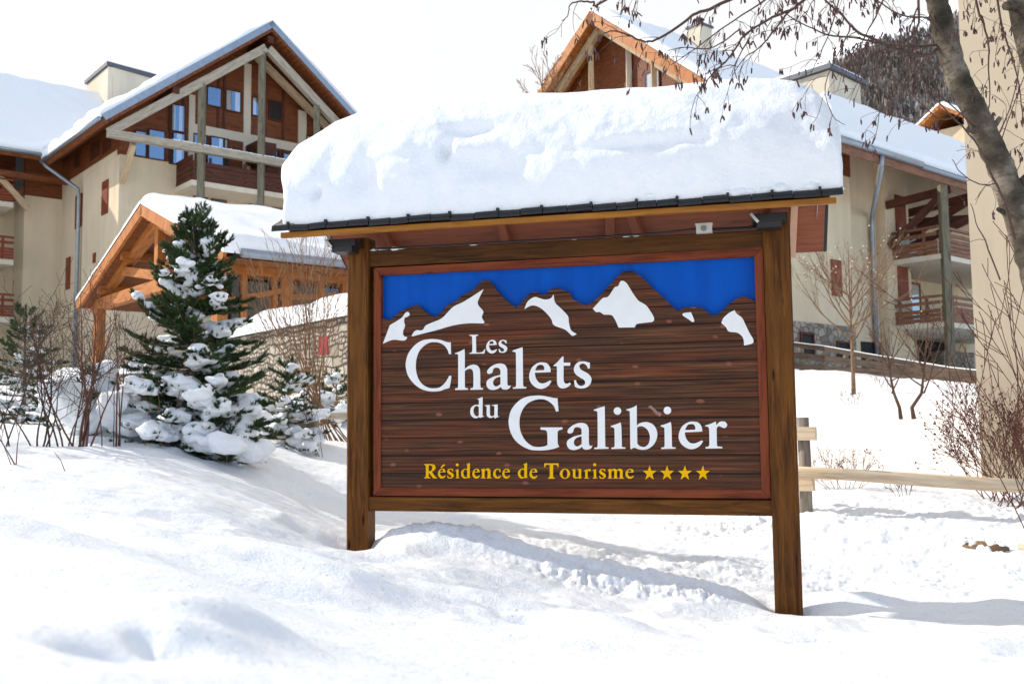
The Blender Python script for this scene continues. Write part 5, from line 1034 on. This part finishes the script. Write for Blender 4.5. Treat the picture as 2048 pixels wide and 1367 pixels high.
def needles(mb, p, q, rn, ln, wd, dens):
    d = q - p; L_ = np.linalg.norm(d); d = d / (L_ + 1e-9); n = max(4, int(L_ * dens)); a = unit(np.cross(d, (0.2, .3, 1))); b_ = np.cross(d, a)
    for k in range(n):
        s = (k + rn.random()) / n; ph = rn.random() * 6.283; rad = a * math.cos(ph) + b_ * math.sin(ph); an = rn.uniform(.45, .95) * (1 - .4 * s)
        v = d * math.cos(an) + rad * math.sin(an) + np.array([0, 0, .12]); o = p + d * (L_ * s); w_ = np.cross(v, (rn.random() - .5, rn.random() - .5, rn.random() - .5)); w_ = w_ / (np.linalg.norm(w_) + 1e-9) * wd
        l_ = ln * rn.uniform(.75, 1.15); mb.face([o - w_, o + w_, o + v * l_])
def conifer(name, px, d, py, H, R, nb, seed, label, snow=.65, big=1.0, top=True, sx=1.0, zmin=.05, group=None, ln=.05, vox=.014, wmul=1.0, elev=0):
    rn = random.Random(seed); b_ = at(px, py, d); z0 = gz(b_[0], b_[1]) - .05; root = np.array([b_[0], b_[1], z0])
    t_ = thing(name, root, label, "tree" if H > 1.2 else "shrub", group)
    mb = MB(); mb.tube([root + [0, 0, H * s] + wig(rn, .006) for s in (0, .25, .5, .75, .97)], [.045 * H / 2.5, .036 * H / 2.5, .027 * H / 2.5, .016 * H / 2.5, .006], 7); mb.build("trunk", M['bark'], t_)
    nd = MB(); wd_ = MB(); sn = MB(); blobs = []
    if top: needles(nd, root + [0, 0, H * .86], root + [0, 0, H * 1.0], rn, ln * 1.1, .0028 * wmul, 420); needles(nd, root + [0, 0, H * .7], root + [0, 0, H * .88], rn, ln, .0028 * wmul, 300)
    for i in range(nb):
        h = zmin + (.93 - zmin) * ((i + rn.random() * .6) / nb) ** 1.12; az = i * 2.399 + rn.uniform(-.4, .4)
        L_ = (R * (1 - h) ** .72 * rn.uniform(.5, 1.28) + .07); el = math.radians(elev - 2 + 46 * h ** 1.6 + rn.uniform(-18, 26)); dr = np.array([math.cos(az) * sx, math.sin(az), 0]); n = 6
        p = root + [0, 0, h * H]; path = [p]; 
        for k in range(n):
            e = el + math.radians(-16 + 46 * (k / n) ** 2) * (1 - .3 * h); p = p + (dr * math.cos(e) + np.array([0, 0, math.sin(e)])) * (L_ / n); path.append(p)
        wd_.tube(path, [.011 * (1 - .75 * k / n) * (.5 + L_) for k in range(n + 1)], 4, False)
        nt_ = max(3, int(L_ / .055))
        for k in range(nt_):
            s = .22 + .78 * (k + rn.random()) / nt_; f_ = s * n; j = min(int(f_), n - 1); q = path[j] + (path[j + 1] - path[j]) * (f_ - j); bd = unit(path[j + 1] - path[j]); side = unit(np.cross(bd, (0, 0, 1)))
            for sg_ in (-1, 1):
                if rn.random() < .18: continue
                l_ = rn.uniform(.08, .17) * (1.15 - .6 * s) * (.7 + .5 * L_) / .9; v = unit(bd * .75 + side * sg_ * rn.uniform(.5, .9) + np.array([0, 0, rn.uniform(-.05, .4)])); e_ = q + v * l_
                needles(nd, q, e_, rn, ln, .0026 * wmul, 300)
        needles(nd, path[-2], path[-1] + unit(path[-1] - path[-2]) * .05, rn, ln, .0028 * wmul, 330)
        if rn.random() < snow * (1.35 - 1.0 * h):
            m_ = max(2, int(L_ / .085)); on = False
            for k in range(m_):
                s = .3 + .72 * k / m_
                if rn.random() < .22: continue
                f_ = min(s, .999) * n; j = int(f_); q = path[j] + (path[j + 1] - path[j]) * (f_ - j); r1 = rn.uniform(.032, .075) * (1.25 - .75 * h) * big * (1.1 - .25 * abs(s - .7))
                side = unit(np.cross(dr, (0, 0, 1))); q = q + side * rn.uniform(-.05, .05) * L_ + np.array([0, 0, r1 * .5]); blobs.append((q, r1))
                sn.blob(q, r1 * rn.uniform(1.0, 1.5), r1 * rn.uniform(.9, 1.35), r1 * rn.uniform(.5, .8), 10, 7, .75, az)
                if rn.random() < .5: sn.blob(q + side * rn.uniform(-.09, .09) * big + np.array([0, 0, -.02 * big]), r1 * .8, r1 * .8, r1 * .55, 9, 6, .3)
    wd_.build("branches", M['bark'], t_); nd.build("needles", M['needle'], t_)
    so = sn.build("snow_load", M['snow_roof'], t_)
    md = so.modifiers.new("merge", 'REMESH'); md.mode = 'VOXEL'; md.voxel_size = vox; md.use_smooth_shade = True
    m2_ = so.modifiers.new("soft", 'SMOOTH'); m2_.iterations = 3; m2_.factor = .6
    bpy.context.view_layer.update(); dg = bpy.context.evaluated_depsgraph_get(); nm_ = bpy.data.meshes.new_from_object(so.evaluated_get(dg)); nm_.name = "snow_load"; so.modifiers.clear(); so.data = nm_
    if not nm_.materials: nm_.materials.append(M['snow_roof'])
    tag(so, kind='stuff')
    return t_
conifer("pine_tree", 385, 10.3, 880, 2.55, .80, 230, 4, "dark green young pine hung with thick snow pads, standing left of the sign", snow=.42, big=1.28, wmul=2.3)
conifer("pine_tree", 45, 14.0, 850, 1.75, .7, 60, 9, "smaller snow-dusted conifer at the left edge behind bare shrubs", snow=.7, big=.8, wmul=2.3, vox=.018)
conifer("dwarf_pine", 575, 12.2, 870, 1.05, .48, 42, 12, "little snowy conifer beside the short rail, right of the big pine", snow=.6, big=1.15, wmul=2)
conifer("dwarf_pine", 185, 10.3, 880, .62, .62, 50, 15, "low dwarf pine buried under big snow lumps left of the pine", snow=.55, big=2.1, top=False, wmul=2, elev=12)
conifer("dwarf_pine", 452, 10.0, 890, .48, .36, 36, 18, "low dwarf pine under snow at the right foot of the big pine", snow=.5, big=1.5, top=False, wmul=2, elev=10)
conifer("dwarf_pine", 672, 14.5, 850, .75, .6, 26, 25, "low snow-covered evergreen just left of the left post", snow=.8, big=1.5, top=False, wmul=2, elev=10)

def S(px, d, a, e, L_, r_):
    if px < 420 and d < 9:
        p = ghit(px, 893 if px > 50 or d > 7.5 else 930, 4); k = float(np.dot(p - EYE, F0)) / d; return ((p[0], p[1]), dirn(a, e), L_ * k, r_ * k)
    return (foot(px, d), dirn(a, e), L_, r_)
TG, TT, TR = M['twig_grey'], M['twig_tan'], M['twig_red']
shrub("bare_shrub", [S(160, 8.3, -25, 82, 1.25, .013), S(172, 8.3, 30, 78, 1.35, .012), S(150, 8.4, -60, 66, 1.1, .010), S(178, 8.35, 60, 68, 1.0, .010), S(165, 8.2, 10, 86, 1.5, .012)], TR, "tall reddish leafless shrub with a forked stem, centre of the left thicket", cfg=dict(kids=(4, 6), wig=.09, ang=(30, 60)), seed=31)
shrub("bare_shrub", [S(75, 8.6, -40, 76, 1.0, .010), S(84, 8.6, 25, 80, 1.15, .011), S(90, 8.7, 60, 66, .95, .009), S(66, 8.7, -80, 60, .9, .008), S(100, 8.5, 10, 84, 1.2, .010)], TG, "grey leafless shrub spreading over the low stone wall at the far left", cfg=dict(kids=(5, 6), wig=.1, ang=(30, 60)), seed=32)
shrub("bare_shrub", [S(20, 8.2, -30, 78, 1.3, .008), S(10, 8.0, 30, 76, 1.2, .008), S(-20, 8.0, 60, 70, 1.0, .008)], TG, "thin leafless shrub cut by the left edge of the photo", cfg=dict(kids=(5, 6), wig=.08), seed=33)
shrub("bare_shrub", [S(232, 8.2, 25, 83, 1.25, .009), S(236, 8.2, 14, 84, 1.2, .008), S(240, 8.2, -20, 84, 1.05, .007), S(228, 8.3, -30, 80, .8, .006), S(204, 8.3, 5, 85, .62, .006)], TR, "shrub of straight thin shoots in front of the snowy dwarf pine", cfg=dict(kids=(2, 2), wig=.035, ang=(20, 40), ratio=(.12, .25)), seed=34)
shrub("bare_shrub", [S(320, 8.4, 30, 78, .75, .006), S(330, 8.4, 50, 70, .8, .006), S(345, 8.5, 40, 68, .7, .006), S(352, 8.4, 70, 58, .72, .006), S(362, 8.4, 60, 55, .85, .006), S(290, 8.4, 20, 80, .6, .005), S(372, 8.3, 75, 48, .6, .005), S(388, 8.3, 80, 52, .75, .006), S(392, 8.2, 85, 28, .75, .005)], TT, "fan of pale straight shoots leaning right in front of the big pine", cfg=dict(kids=(2, 1), wig=.03, ang=(20, 45), ratio=(.12, .3)), seed=35)
def dead_leaves(n, mat='leaf_dead', sz=.016):
    def fn(t_, tips, rn):
        mb = MB()
        for p, d in rn.sample(tips, min(n, len(tips))):
            for q in range(rn.randint(1, 3)):
                o = np.asarray(p) + wig(rn, .012); a, b_ = unit(wig(rn, 1)) * sz, unit(wig(rn, 1)) * sz * .6; mb.face([o - a, o + b_, o + a, o - b_])
        mb.build("dead_leaves", M[mat], t_)
    return fn
def berries(n, sz=.0105):
    def fn(t_, tips, rn):
        mb = MB()
        for p, d in rn.sample(tips, min(n, len(tips))): mb.blob(np.asarray(p), sz, sz, sz * 1.2, 6, 4, .2)
        tag(mb.build("rosehips", M['berry'], t_), kind='stuff'); dead_leaves(n // 2, sz=.011)(t_, tips, rn)
    return fn
shrub("bare_shrub", [S(32, 7.2, 10, 80, .45, .006), S(36, 7.2, -50, 60, .6, .006), S(26, 7.2, -60, 60, .3, .004)], TR, "small dead-leaved shoot alone in the snow nearest the left edge", cfg=dict(kids=(3, 2), wig=.08), seed=36, extras=dead_leaves(8))
for k, (a, b_, lb) in enumerate((((108, 903, 7.3), (132, 942, 6.9), "short bare twig sticking out of the snow at the left"), ((582, 966, 7.8), (602, 951, 7.9), "tiny twig in the snow left of the left post"))):
    b_ = ghit(b_[0], b_[1]); dd_ = float(np.dot(b_ - EYE, F0)); a = at(a[0], a[1], dd_); mb = MB(); mb.tube([b_ - [0, 0, .02], (a + b_) / 2 + [.004, 0, .01], a], [.0035, .003, .002], 4); tag(mb.build("twig", TG, None), lb, "twig")
shrub("bare_shrub", [S(705 - 6 * k, 13.2 + .1 * (k % 3), -88 + 5.2 * k, 46 + 2.4 * k, 2.3 + .12 * (k % 3), .011) for k in range(17)], TT, "big tan leafless shrub fanning out beside the left post in front of the gallery", cfg=dict(kids=(3, 6), wig=.07, ang=(15, 40), rmin=.003), seed=41)
shrub("bare_shrub", [S(636, 12.0, -40, 70, .65, .006), S(642, 12, -60, 62, .7, .006), S(630, 12, 20, 70, .5, .005), S(646, 12, -30, 78, .6, .005)], TG, "small dark leafless bush between the little conifer and the left post", cfg=dict(kids=(3, 4), wig=.08), seed=42)
shrub("bare_shrub", [S(205 + 8 * k, 18.0, -70 + 24 * k, 72, 1.5, .012) for k in range(6)], TG, "leafless bush by the porch post behind the low wall", cfg=dict(kids=(4, 5), wig=.09, rmin=.004), seed=43)
shrub("bare_shrub", [S(118 + 9 * k, 8.5, -60 + 24 * k, 70, 1.15, .009) for k in range(6)], TG, "dense tangled grey shrub just behind the tall reddish one in the left thicket", cfg=dict(kids=(5, 7), wig=.1, ang=(30, 60)), seed=46)
# small garden trees on the slope at the right
def fairy(t_, tips, rn):
    mb = MB()
    for p, d in rn.sample(tips, min(60, len(tips))): mb.blob(np.asarray(p), .014, .014, .016, 6, 4, 0)
    o = mb.build("fairy_lights", plain('pale_bulb', (.8, .72, .55), .3), t_); tag(o, kind='stuff')
M['twig_pale'] = plain('pale_brown_twig', (.19, .125, .08), .8, 0, .35, 14, 0, .2)
def tree(name, px, d, H, mat, label, seed, spread=62, fork=.32, n=8, r0=.05, extras=None, lean=0, kids=(3, 5), rmin=.004, curve=.06):
    rn = random.Random(seed); p = foot(px, d); z = gz(*p); t_ = thing(name, (p[0], p[1], z), label, "tree"); mb = MB(); b_ = np.array([p[0], p[1], z - .05])
    path = [b_, b_ + [lean * .3 + rn.gauss(0, curve), 0, H * fork * .5], b_ + [lean * .8, 0, H * fork]]; mb.tube(path, [r0, r0 * .8, r0 * .65], 8); mb.tube([path[-1], path[-1] + [lean * .4, .02, H * .2], path[-1] + [lean, 0, H * .62]], [r0 * .65, r0 * .4, .006], 6); mb.build("trunk", mat, t_)
    cr = MB(); tips = []; cfg = dict(wig=.08, bias=(0, 0, .55), rmin=rmin, kids=kids, ang=(20, 45))
    for k in range(n):
        a = k * 2.4 + rn.random(); e = math.radians(rn.uniform(28, spread)); s = fork + (.9 - fork) * .55 * k / n; q = b_ + np.array([lean * (.8 + s), 0, H * s]); grow(cr, q, (math.cos(a) * math.cos(e), math.sin(a) * math.cos(e), math.sin(e)), H * (.55 - .25 * k / n) * rn.uniform(.8, 1.15), r0 * .38, len(kids), rn, cfg, tips)
    cr.build("crown", mat, t_)
    if extras: extras(t_, tips, rn)
    return t_
tree("garden_tree", 1710, 21.5, 3.6, M['twig_pale'], "small leafless tan tree wound with fairy lights on the slope right of the sign", 51, n=16, r0=.05, extras=fairy, kids=(5, 7), rmin=.0028, spread=55)
tree("garden_tree", 1803, 19.0, 2.2, TG, "thin crooked leafless tree, left one of the pair on the slope", 52, n=7, r0=.04, lean=-.15, kids=(3, 4), fork=.25)
tree("garden_tree", 1829, 18.8, 2.4, TG, "forked leafless tree, right one of the pair on the slope", 53, n=8, r0=.045, lean=.2, kids=(3, 4), fork=.22)
for k, (px, d, h, lb) in enumerate(((1762, 21.5, .35, "dry weed tuft between the lit tree and the forked trees"), (1922, 21, .45, "dry weed tuft just below the long dark fence"), (1695, 20.5, .3, "faint dry stalks beside the foot of the lit tree"), (1790, 10.9, .22, "tiny dry sprig behind the pale rail"))):
    shrub("dry_weeds", [S(px + 5 * q, d, -60 + 30 * q, 60, h, .004) for q in range(5)], TR if k < 3 else TG, lb, "weed", dict(kids=(3, 3), wig=.12, rmin=.003), 60 + k)
shrub("leafless_bush", [S(1655 + 6 * k, 11.4, -80 + 20 * k, 40 + 14 * (k % 4), .42, .005) for k in range(10)], TT, "low brown bush with dead leaves behind the round fence pole", cfg=dict(kids=(4, 4), wig=.12, rmin=.0025), seed=71, extras=dead_leaves(160, sz=.013))
shrub("rosehip_bush", [S(2075 - 4.5 * ((k * 7) % 26), 10.5 + .14 * (k % 4), -88 + 6.5 * k, 34 + 6 * (k % 7), 1.0 + .08 * (k % 3), .007) for k in range(30)], TR, "large rosehip bush with dark dried hips against the beige building", cfg=dict(kids=(5, 6), wig=.09, rmin=.0028, ang=(20, 50)), seed=72, extras=berries(520))
shrub("bare_shrub", [S(2150 - 9 * k, 6.9, -86 + 8 * k, 66 + 4 * (k % 5), 2.1 + .25 * (k % 3), .006) for k in range(9)], TR, "tall leafless shrub with long shoots rising in front of the beige building", cfg=dict(kids=(3, 3), wig=.045, rmin=.003, ang=(20, 40), ratio=(.25, .45)), seed=73)
# bare tree tops behind the sign
for k, (px, d, zt, sd_2, lb) in enumerate(((1128, 46, 18.6, 81, "pale bare birch whose top crosses the gable behind the sign"), (1075, 47, 16.8, 82, "faint thin birch, left one of those left of the gable"), (1100, 44, 17.8, 83, "faint slender birch between the other two left of the gable"))):
    p = foot(px, d); z = gz(*p); rn = random.Random(sd_2); t_ = thing("birch_tree", (p[0], p[1], z), lb, "tree"); H = zt - z; b_ = np.array([p[0], p[1], z]); mb = MB()
    mb.tube([b_, b_ + [.1, 0, H * .5], b_ + [-.2, 0, H * .8], b_ + [-.1, 0, H]], [.14, .09, .045, .012], 6); mb.build("trunk", M['twig_tan'], t_); cr = MB(); cfg = dict(wig=.06, bias=(0, 0, .5), rmin=.011, kids=(3, 4), ang=(20, 45), seg=.4)
    for q in range(22):
        s = .45 + .5 * q / 22; a = q * 2.4; e = math.radians(rn.uniform(45, 70)); grow(cr, b_ + [-.1, 0, H * s], (math.cos(a) * math.cos(e), math.sin(a) * math.cos(e), math.sin(e)), H * .3 * (1.2 - s) * rn.uniform(.8, 1.3), .03, 2, rn, cfg)
    cr.build("crown", M['twig_tan'], t_)

# the alder leaning in from the right, with hanging catkins
rn = random.Random(99)
al = thing("alder_tree", at(2190, 1150, 5.7), "leaning grey alder trunk at the right edge with catkin-hung branches across the sky", "tree")
m, t, b = new_mat('alder_bark'); v = mapped(t, "UV", (9, 60, 1)); g = noise_n(t, v, 1.2, 5, .6); v2 = mapped(t, "Object", (4, 4, 4)); g2 = noise_n(t, v2, 1.4, 4, .55); v3 = mapped(t, "UV", (55, 9, 1)); g3 = noise_n(t, v3, 1, 3, .6)
c = ramp(t, g2, [(.36, (.03, .024, .016)), (.5, (.085, .068, .05)), (.64, (.22, .185, .14))]); c = mixc(t, ramp(t, g3, [(.53, (0, 0, 0)), (.66, (.85, .85, .85))]), c, (.06, .045, .032)); t.links.new(c, b.inputs["Base Color"]); b.inputs["Roughness"].default_value = .85; b.inputs["Specular IOR Level"].default_value = .2; bump(t, b, g3, .6, .01)
M['alder'] = m
def chain(pts, sm=4):
    P = [at(*p) for p in pts]; o = []
    for i in range(len(P) - 1):
        p0 = P[max(i - 1, 0)]; p1, p2 = P[i], P[i + 1]; p3 = P[min(i + 2, len(P) - 1)]
        for k in range(sm):
            t_ = k / sm; o.append(.5 * ((2 * p1) + (-p0 + p2) * t_ + (2 * p0 - 5 * p1 + 4 * p2 - p3) * t_ ** 2 + (-p0 + 3 * p1 - 3 * p2 + p3) * t_ ** 3))
    o.append(P[-1]); return o
tr = chain([(2190, 1150, 5.75), (2150, 900, 5.75), (2106, 680, 5.75), (2074, 560, 5.75), (2046, 468, 5.75), (2010, 358, 5.77), (1984, 296, 5.8), (1950, 222, 5.8), (1910, 140, 5.8), (1882, 35, 5.8), (1864, -60, 5.8), (1835, -220, 5.85), (1815, -420, 5.9)], 8)
_f = np.array([tr[0][0] + .12, tr[0][1], gz(tr[0][0] + .12, tr[0][1]) - .1]); tr = [_f, _f * .5 + tr[0] * .5 + [-.01, 0, 0]] + tr
mb = MB(); nT = len(tr); mb.tube([p + wig(rn, .0025) for p in tr], [(.088 - .034 * k / nT) * (1 + .04 * math.sin(k * 1.3)) for k in range(nT)], 20); 
for (a, b_, r_) in (((1950, 262, 5.75), (1938, 258, 5.68), .022), ((2040, 370, 5.75), (2058, 350, 5.7), .03), ((2008, 425, 5.75), (1996, 418, 5.7), .015), ((1990, 250, 5.8), (2000, 236, 5.75), .018)): mb.tube([at(*a), at(*b_)], [r_, r_ * .8], 8)
mb.build("trunk", M['alder'], al)
mb = MB(); t2 = chain([(2012, -260, 6.3), (2028, -60, 6.3), (2040, 20, 6.3), (2062, 110, 6.3), (2110, 260, 6.3), (2170, 520, 6.2), (2230, 900, 6.1)], 6); t2 = t2 + [np.array([t2[-1][0] + .12, t2[-1][1], gz(t2[-1][0] + .12, t2[-1][1]) - .1])]; mb.tube(t2, [.055 + .03 * k / len(t2) for k in range(len(t2))], 14)
mb.tube([at(2040, 14, 6.3), at(2012, 12, 6.2)], [.03, .028], 9); mb.tube([at(2080, 110, 6.3), at(2040, 104, 6.2)], [.022, .02], 9); 
tag(mb.build("alder_tree", M['alder'], None), "second grey trunk cut off by the upper right corner, with a sawn stub", "tree")
crown = MB(); cat_ = MB()
def catkins(p, rn):
    for q in range(rn.randint(1, 3)):
        o = np.asarray(p) + wig(rn, .006); l_ = rn.uniform(.026, .05); dd = unit(np.array([rn.gauss(0, .25), rn.gauss(0, .25), -1])); r_ = rn.uniform(.0032, .0048)
        cat_.tube([o, o + dd * l_ * .15, o + dd * l_ * .5, o + dd * l_ * .9, o + dd * l_], [.001, r_, r_ * 1.1, r_ * .9, .001], 5, False)
def twig(p, d, L_, r_, lev, rn, cat=True):
    n = max(3, int(L_ / .03)); q = np.asarray(p, float); path = [q]; dd = unit(d)
    for k in range(n): dd = unit(dd + wig(rn, .17) + np.array([0, 0, -.10 - .05 * (2 - lev)])); q = q + dd * (L_ / n); path.append(q)
    crown.tube(path, [max(r_ * (1 - .6 * k / n), .0013) for k in range(n + 1)], 4, False)
    if lev > 0:
        for k in range(rn.randint(1, 3)):
            j = rn.randint(1, n - 1); twig(path[j], unit(dd + wig(rn, .8)), L_ * rn.uniform(.35, .7), r_ * .7, lev - 1, rn, cat)
    if cat and rn.random() < .8: catkins(path[-1], rn)
def branch(pts, r0, r1, dens=.09, tl=.17, sm=4, cat=True, lev=1):
    P = chain(pts, sm); n = len(P); crown.tube([p + wig(rn, .0015) for p in P], [r0 + (r1 - r0) * k / (n - 1) for k in range(n)], 6, False); acc = 0
    for k in range(1, n):
        s = np.linalg.norm(P[k] - P[k - 1]); acc += s
        px_, py_ = pts[0][0], pts[0][1]
        while acc > dens * .8:
            acc -= dens * .8; d = unit(P[k] - P[k - 1]); twig(P[k], d * .6 + wig(rn, .55), tl * rn.uniform(.5, 1.5), max(r1, .002), lev, rn, cat)
T0 = (1835, -220)
branch([(1880, 93, 5.8), (1851, 112, 5.75), (1805, 102, 5.7), (1756, 82, 5.6), (1714, 63, 5.55), (1686, 32, 5.5), (1650, 0, 5.5), (1610, -50, 5.4)], .011, .004)
branch([(1835, -220, 5.8), (1838, -60, 5.7), (1837, 0, 5.7), (1837, 46, 5.7), (1824, 84, 5.7)], .010, .005, .3)
branch([(1835, -220, 5.8), (1720, -90, 5.6), (1608, 0, 5.5), (1580, 21, 5.5), (1545, 35, 5.5), (1493, 67, 5.45), (1461, 112, 5.4), (1420, 155, 5.4), (1408, 178, 5.4)], .012, .0028, .1)
branch([(1820, -320, 5.8), (1600, -80, 5.7), (1440, 9, 5.6), (1393, 26, 5.6), (1370, 44, 5.6), (1320, 76, 5.6), (1290, 83, 5.6), (1255, 70, 5.6), (1232, 63, 5.6), (1209, 66, 5.6), (1191, 88, 5.6)], .011, .0025, .11)
branch([(1480, 60, 5.5), (1440, 88, 5.5), (1410, 98, 5.5), (1370, 95, 5.5), (1335, 102, 5.45)], .004, .002, .1)
branch([(1820, -320, 5.8), (1450, -150, 5.9), (1212, 0, 5.9), (1188, 4, 5.9), (1162, 3, 5.9), (1141, 9, 5.9), (1135, 32, 5.9), (1124, 42, 5.9)], .009, .002, .16)
branch([(1815, -300, 5.8), (1500, -120, 5.8), (1300, -40, 5.8), (1250, -5, 5.8), (1244, 18, 5.8), (1240, 30, 5.8)], .008, .002, .2)
branch([(1835, -220, 5.8), (1790, -60, 5.7), (1766, 0, 5.7), (1745, 46, 5.7), (1721, 88, 5.7), (1690, 120, 5.7)], .007, .0025, .09)
branch([(1880, 90, 5.8), (1837, 93, 5.8), (1791, 91, 5.85), (1749, 84, 5.85), (1707, 75, 5.85), (1665, 72, 5.9), (1637, 63, 5.9), (1590, 40, 5.9), (1560, 20, 5.9)], .008, .0025, .09)
branch([(1575, 25, 5.5), (1550, 60, 5.45), (1520, 95, 5.4), (1490, 115, 5.4), (1465, 150, 5.4)], .006, .002, .08)
branch([(1700, -120, 5.6), (1560, -20, 5.5), (1500, 20, 5.5), (1440, 60, 5.45), (1380, 105, 5.4), (1340, 130, 5.4)], .006, .002, .09)
branch([(1700, -120, 5.9), (1680, -10, 5.9), (1660, 60, 5.9), (1640, 110, 5.9), (1620, 150, 5.9)], .005, .002, .09)
branch([(1900, -300, 6.1), (1952, 0, 6.1), (1963, 35, 6.1), (1977, 88, 6.1), (1977, 140, 6.1), (1980, 196, 6.1), (1972, 240, 6.1)], .009, .002, .11)
branch([(1960, -300, 6.2), (1995, 0, 6.2), (2009, 70, 6.2), (2030, 133, 6.2), (2044, 210, 6.2), (2052, 300, 6.2)], .009, .002, .1)
branch([(2000, 290, 6.2), (2030, 200, 6.2), (2050, 150, 6.2)], .004, .002, .1)
branch([(2030, 480, 5.6), (2009, 404, 5.6), (1980, 344, 5.6), (1949, 281, 5.6), (1896, 225, 5.55), (1854, 175, 5.5), (1822, 109, 5.5)], .009, .002, .2, .14, 4, False)
branch([(1990, 368, 5.7), (1959, 368, 5.6), (1924, 347, 5.6), (1903, 319, 5.6)], .004, .002, .14)
branch([(2000, 560, 5.6), (1970, 480, 5.6), (1956, 453, 5.6), (1942, 407, 5.6)], .005, .002, .3, .1, 4, False)
branch([(1955, 262, 5.8), (1920, 225, 5.7), (1880, 190, 5.7), (1850, 150, 5.7), (1790, 200, 5.6)], .005, .002, .16)
branch([(1940, 215, 5.75), (1890, 240, 5.7), (1850, 215, 5.6), (1800, 165, 5.6), (1770, 130, 5.6)], .005, .002, .15)
branch([(1900, 90, 5.75), (1860, 40, 5.6), (1800, 30, 5.5), (1740, -10, 5.5)], .006, .003, .12)
branch([(1500, 75, 5.45), (1470, 130, 5.4), (1475, 160, 5.4)], .004, .002, .12)
branch([(1700, 60, 5.6), (1680, 100, 5.5), (1650, 170, 5.5), (1665, 230, 5.5), (1690, 250, 5.5)], .004, .0015, .14)
branch([(1760, 85, 5.6), (1750, 150, 5.6), (1760, 210, 5.6), (1750, 280, 5.6)], .004, .0015, .16)
branch([(1985, 290, 5.9), (2010, 240, 6.0), (2035, 160, 6.0), (2040, 80, 6.0)], .005, .002, .1)
crown.build("crown", M['twig_grey'], al); tag(cat_.build("catkins", plain('catkin', (.07, .03, .028), .8, 0, .3, 30), al), "dark red hanging catkins", kind='stuff')

# ---------------------------------------------------------------- group words for repeated kinds
_words = {"chalet": "chalets round the sign", "bare_shrub": "leafless shrubs standing in the snow", "pine_tree": "snowy conifers at the left", "dwarf_pine": "low snow-laden evergreens round the big pine",
          "garden_tree": "small leafless trees on the slope", "birch_tree": "bare birches behind the sign", "rail_fence": "wooden rail fences", "stone_wall": "stone walls topped with snow", "log": "logs half buried in the snow",
          "dry_weeds": "dry weeds poking through the snow", "twig": "twigs sticking out of the snow", "alder_tree": "alder trunks at the right"}
for o in list(COL.objects):
    k = o.name.split('.')[0]
    if o.parent is None and k in _words and "category" in o.keys(): o["group"] = _words[k]
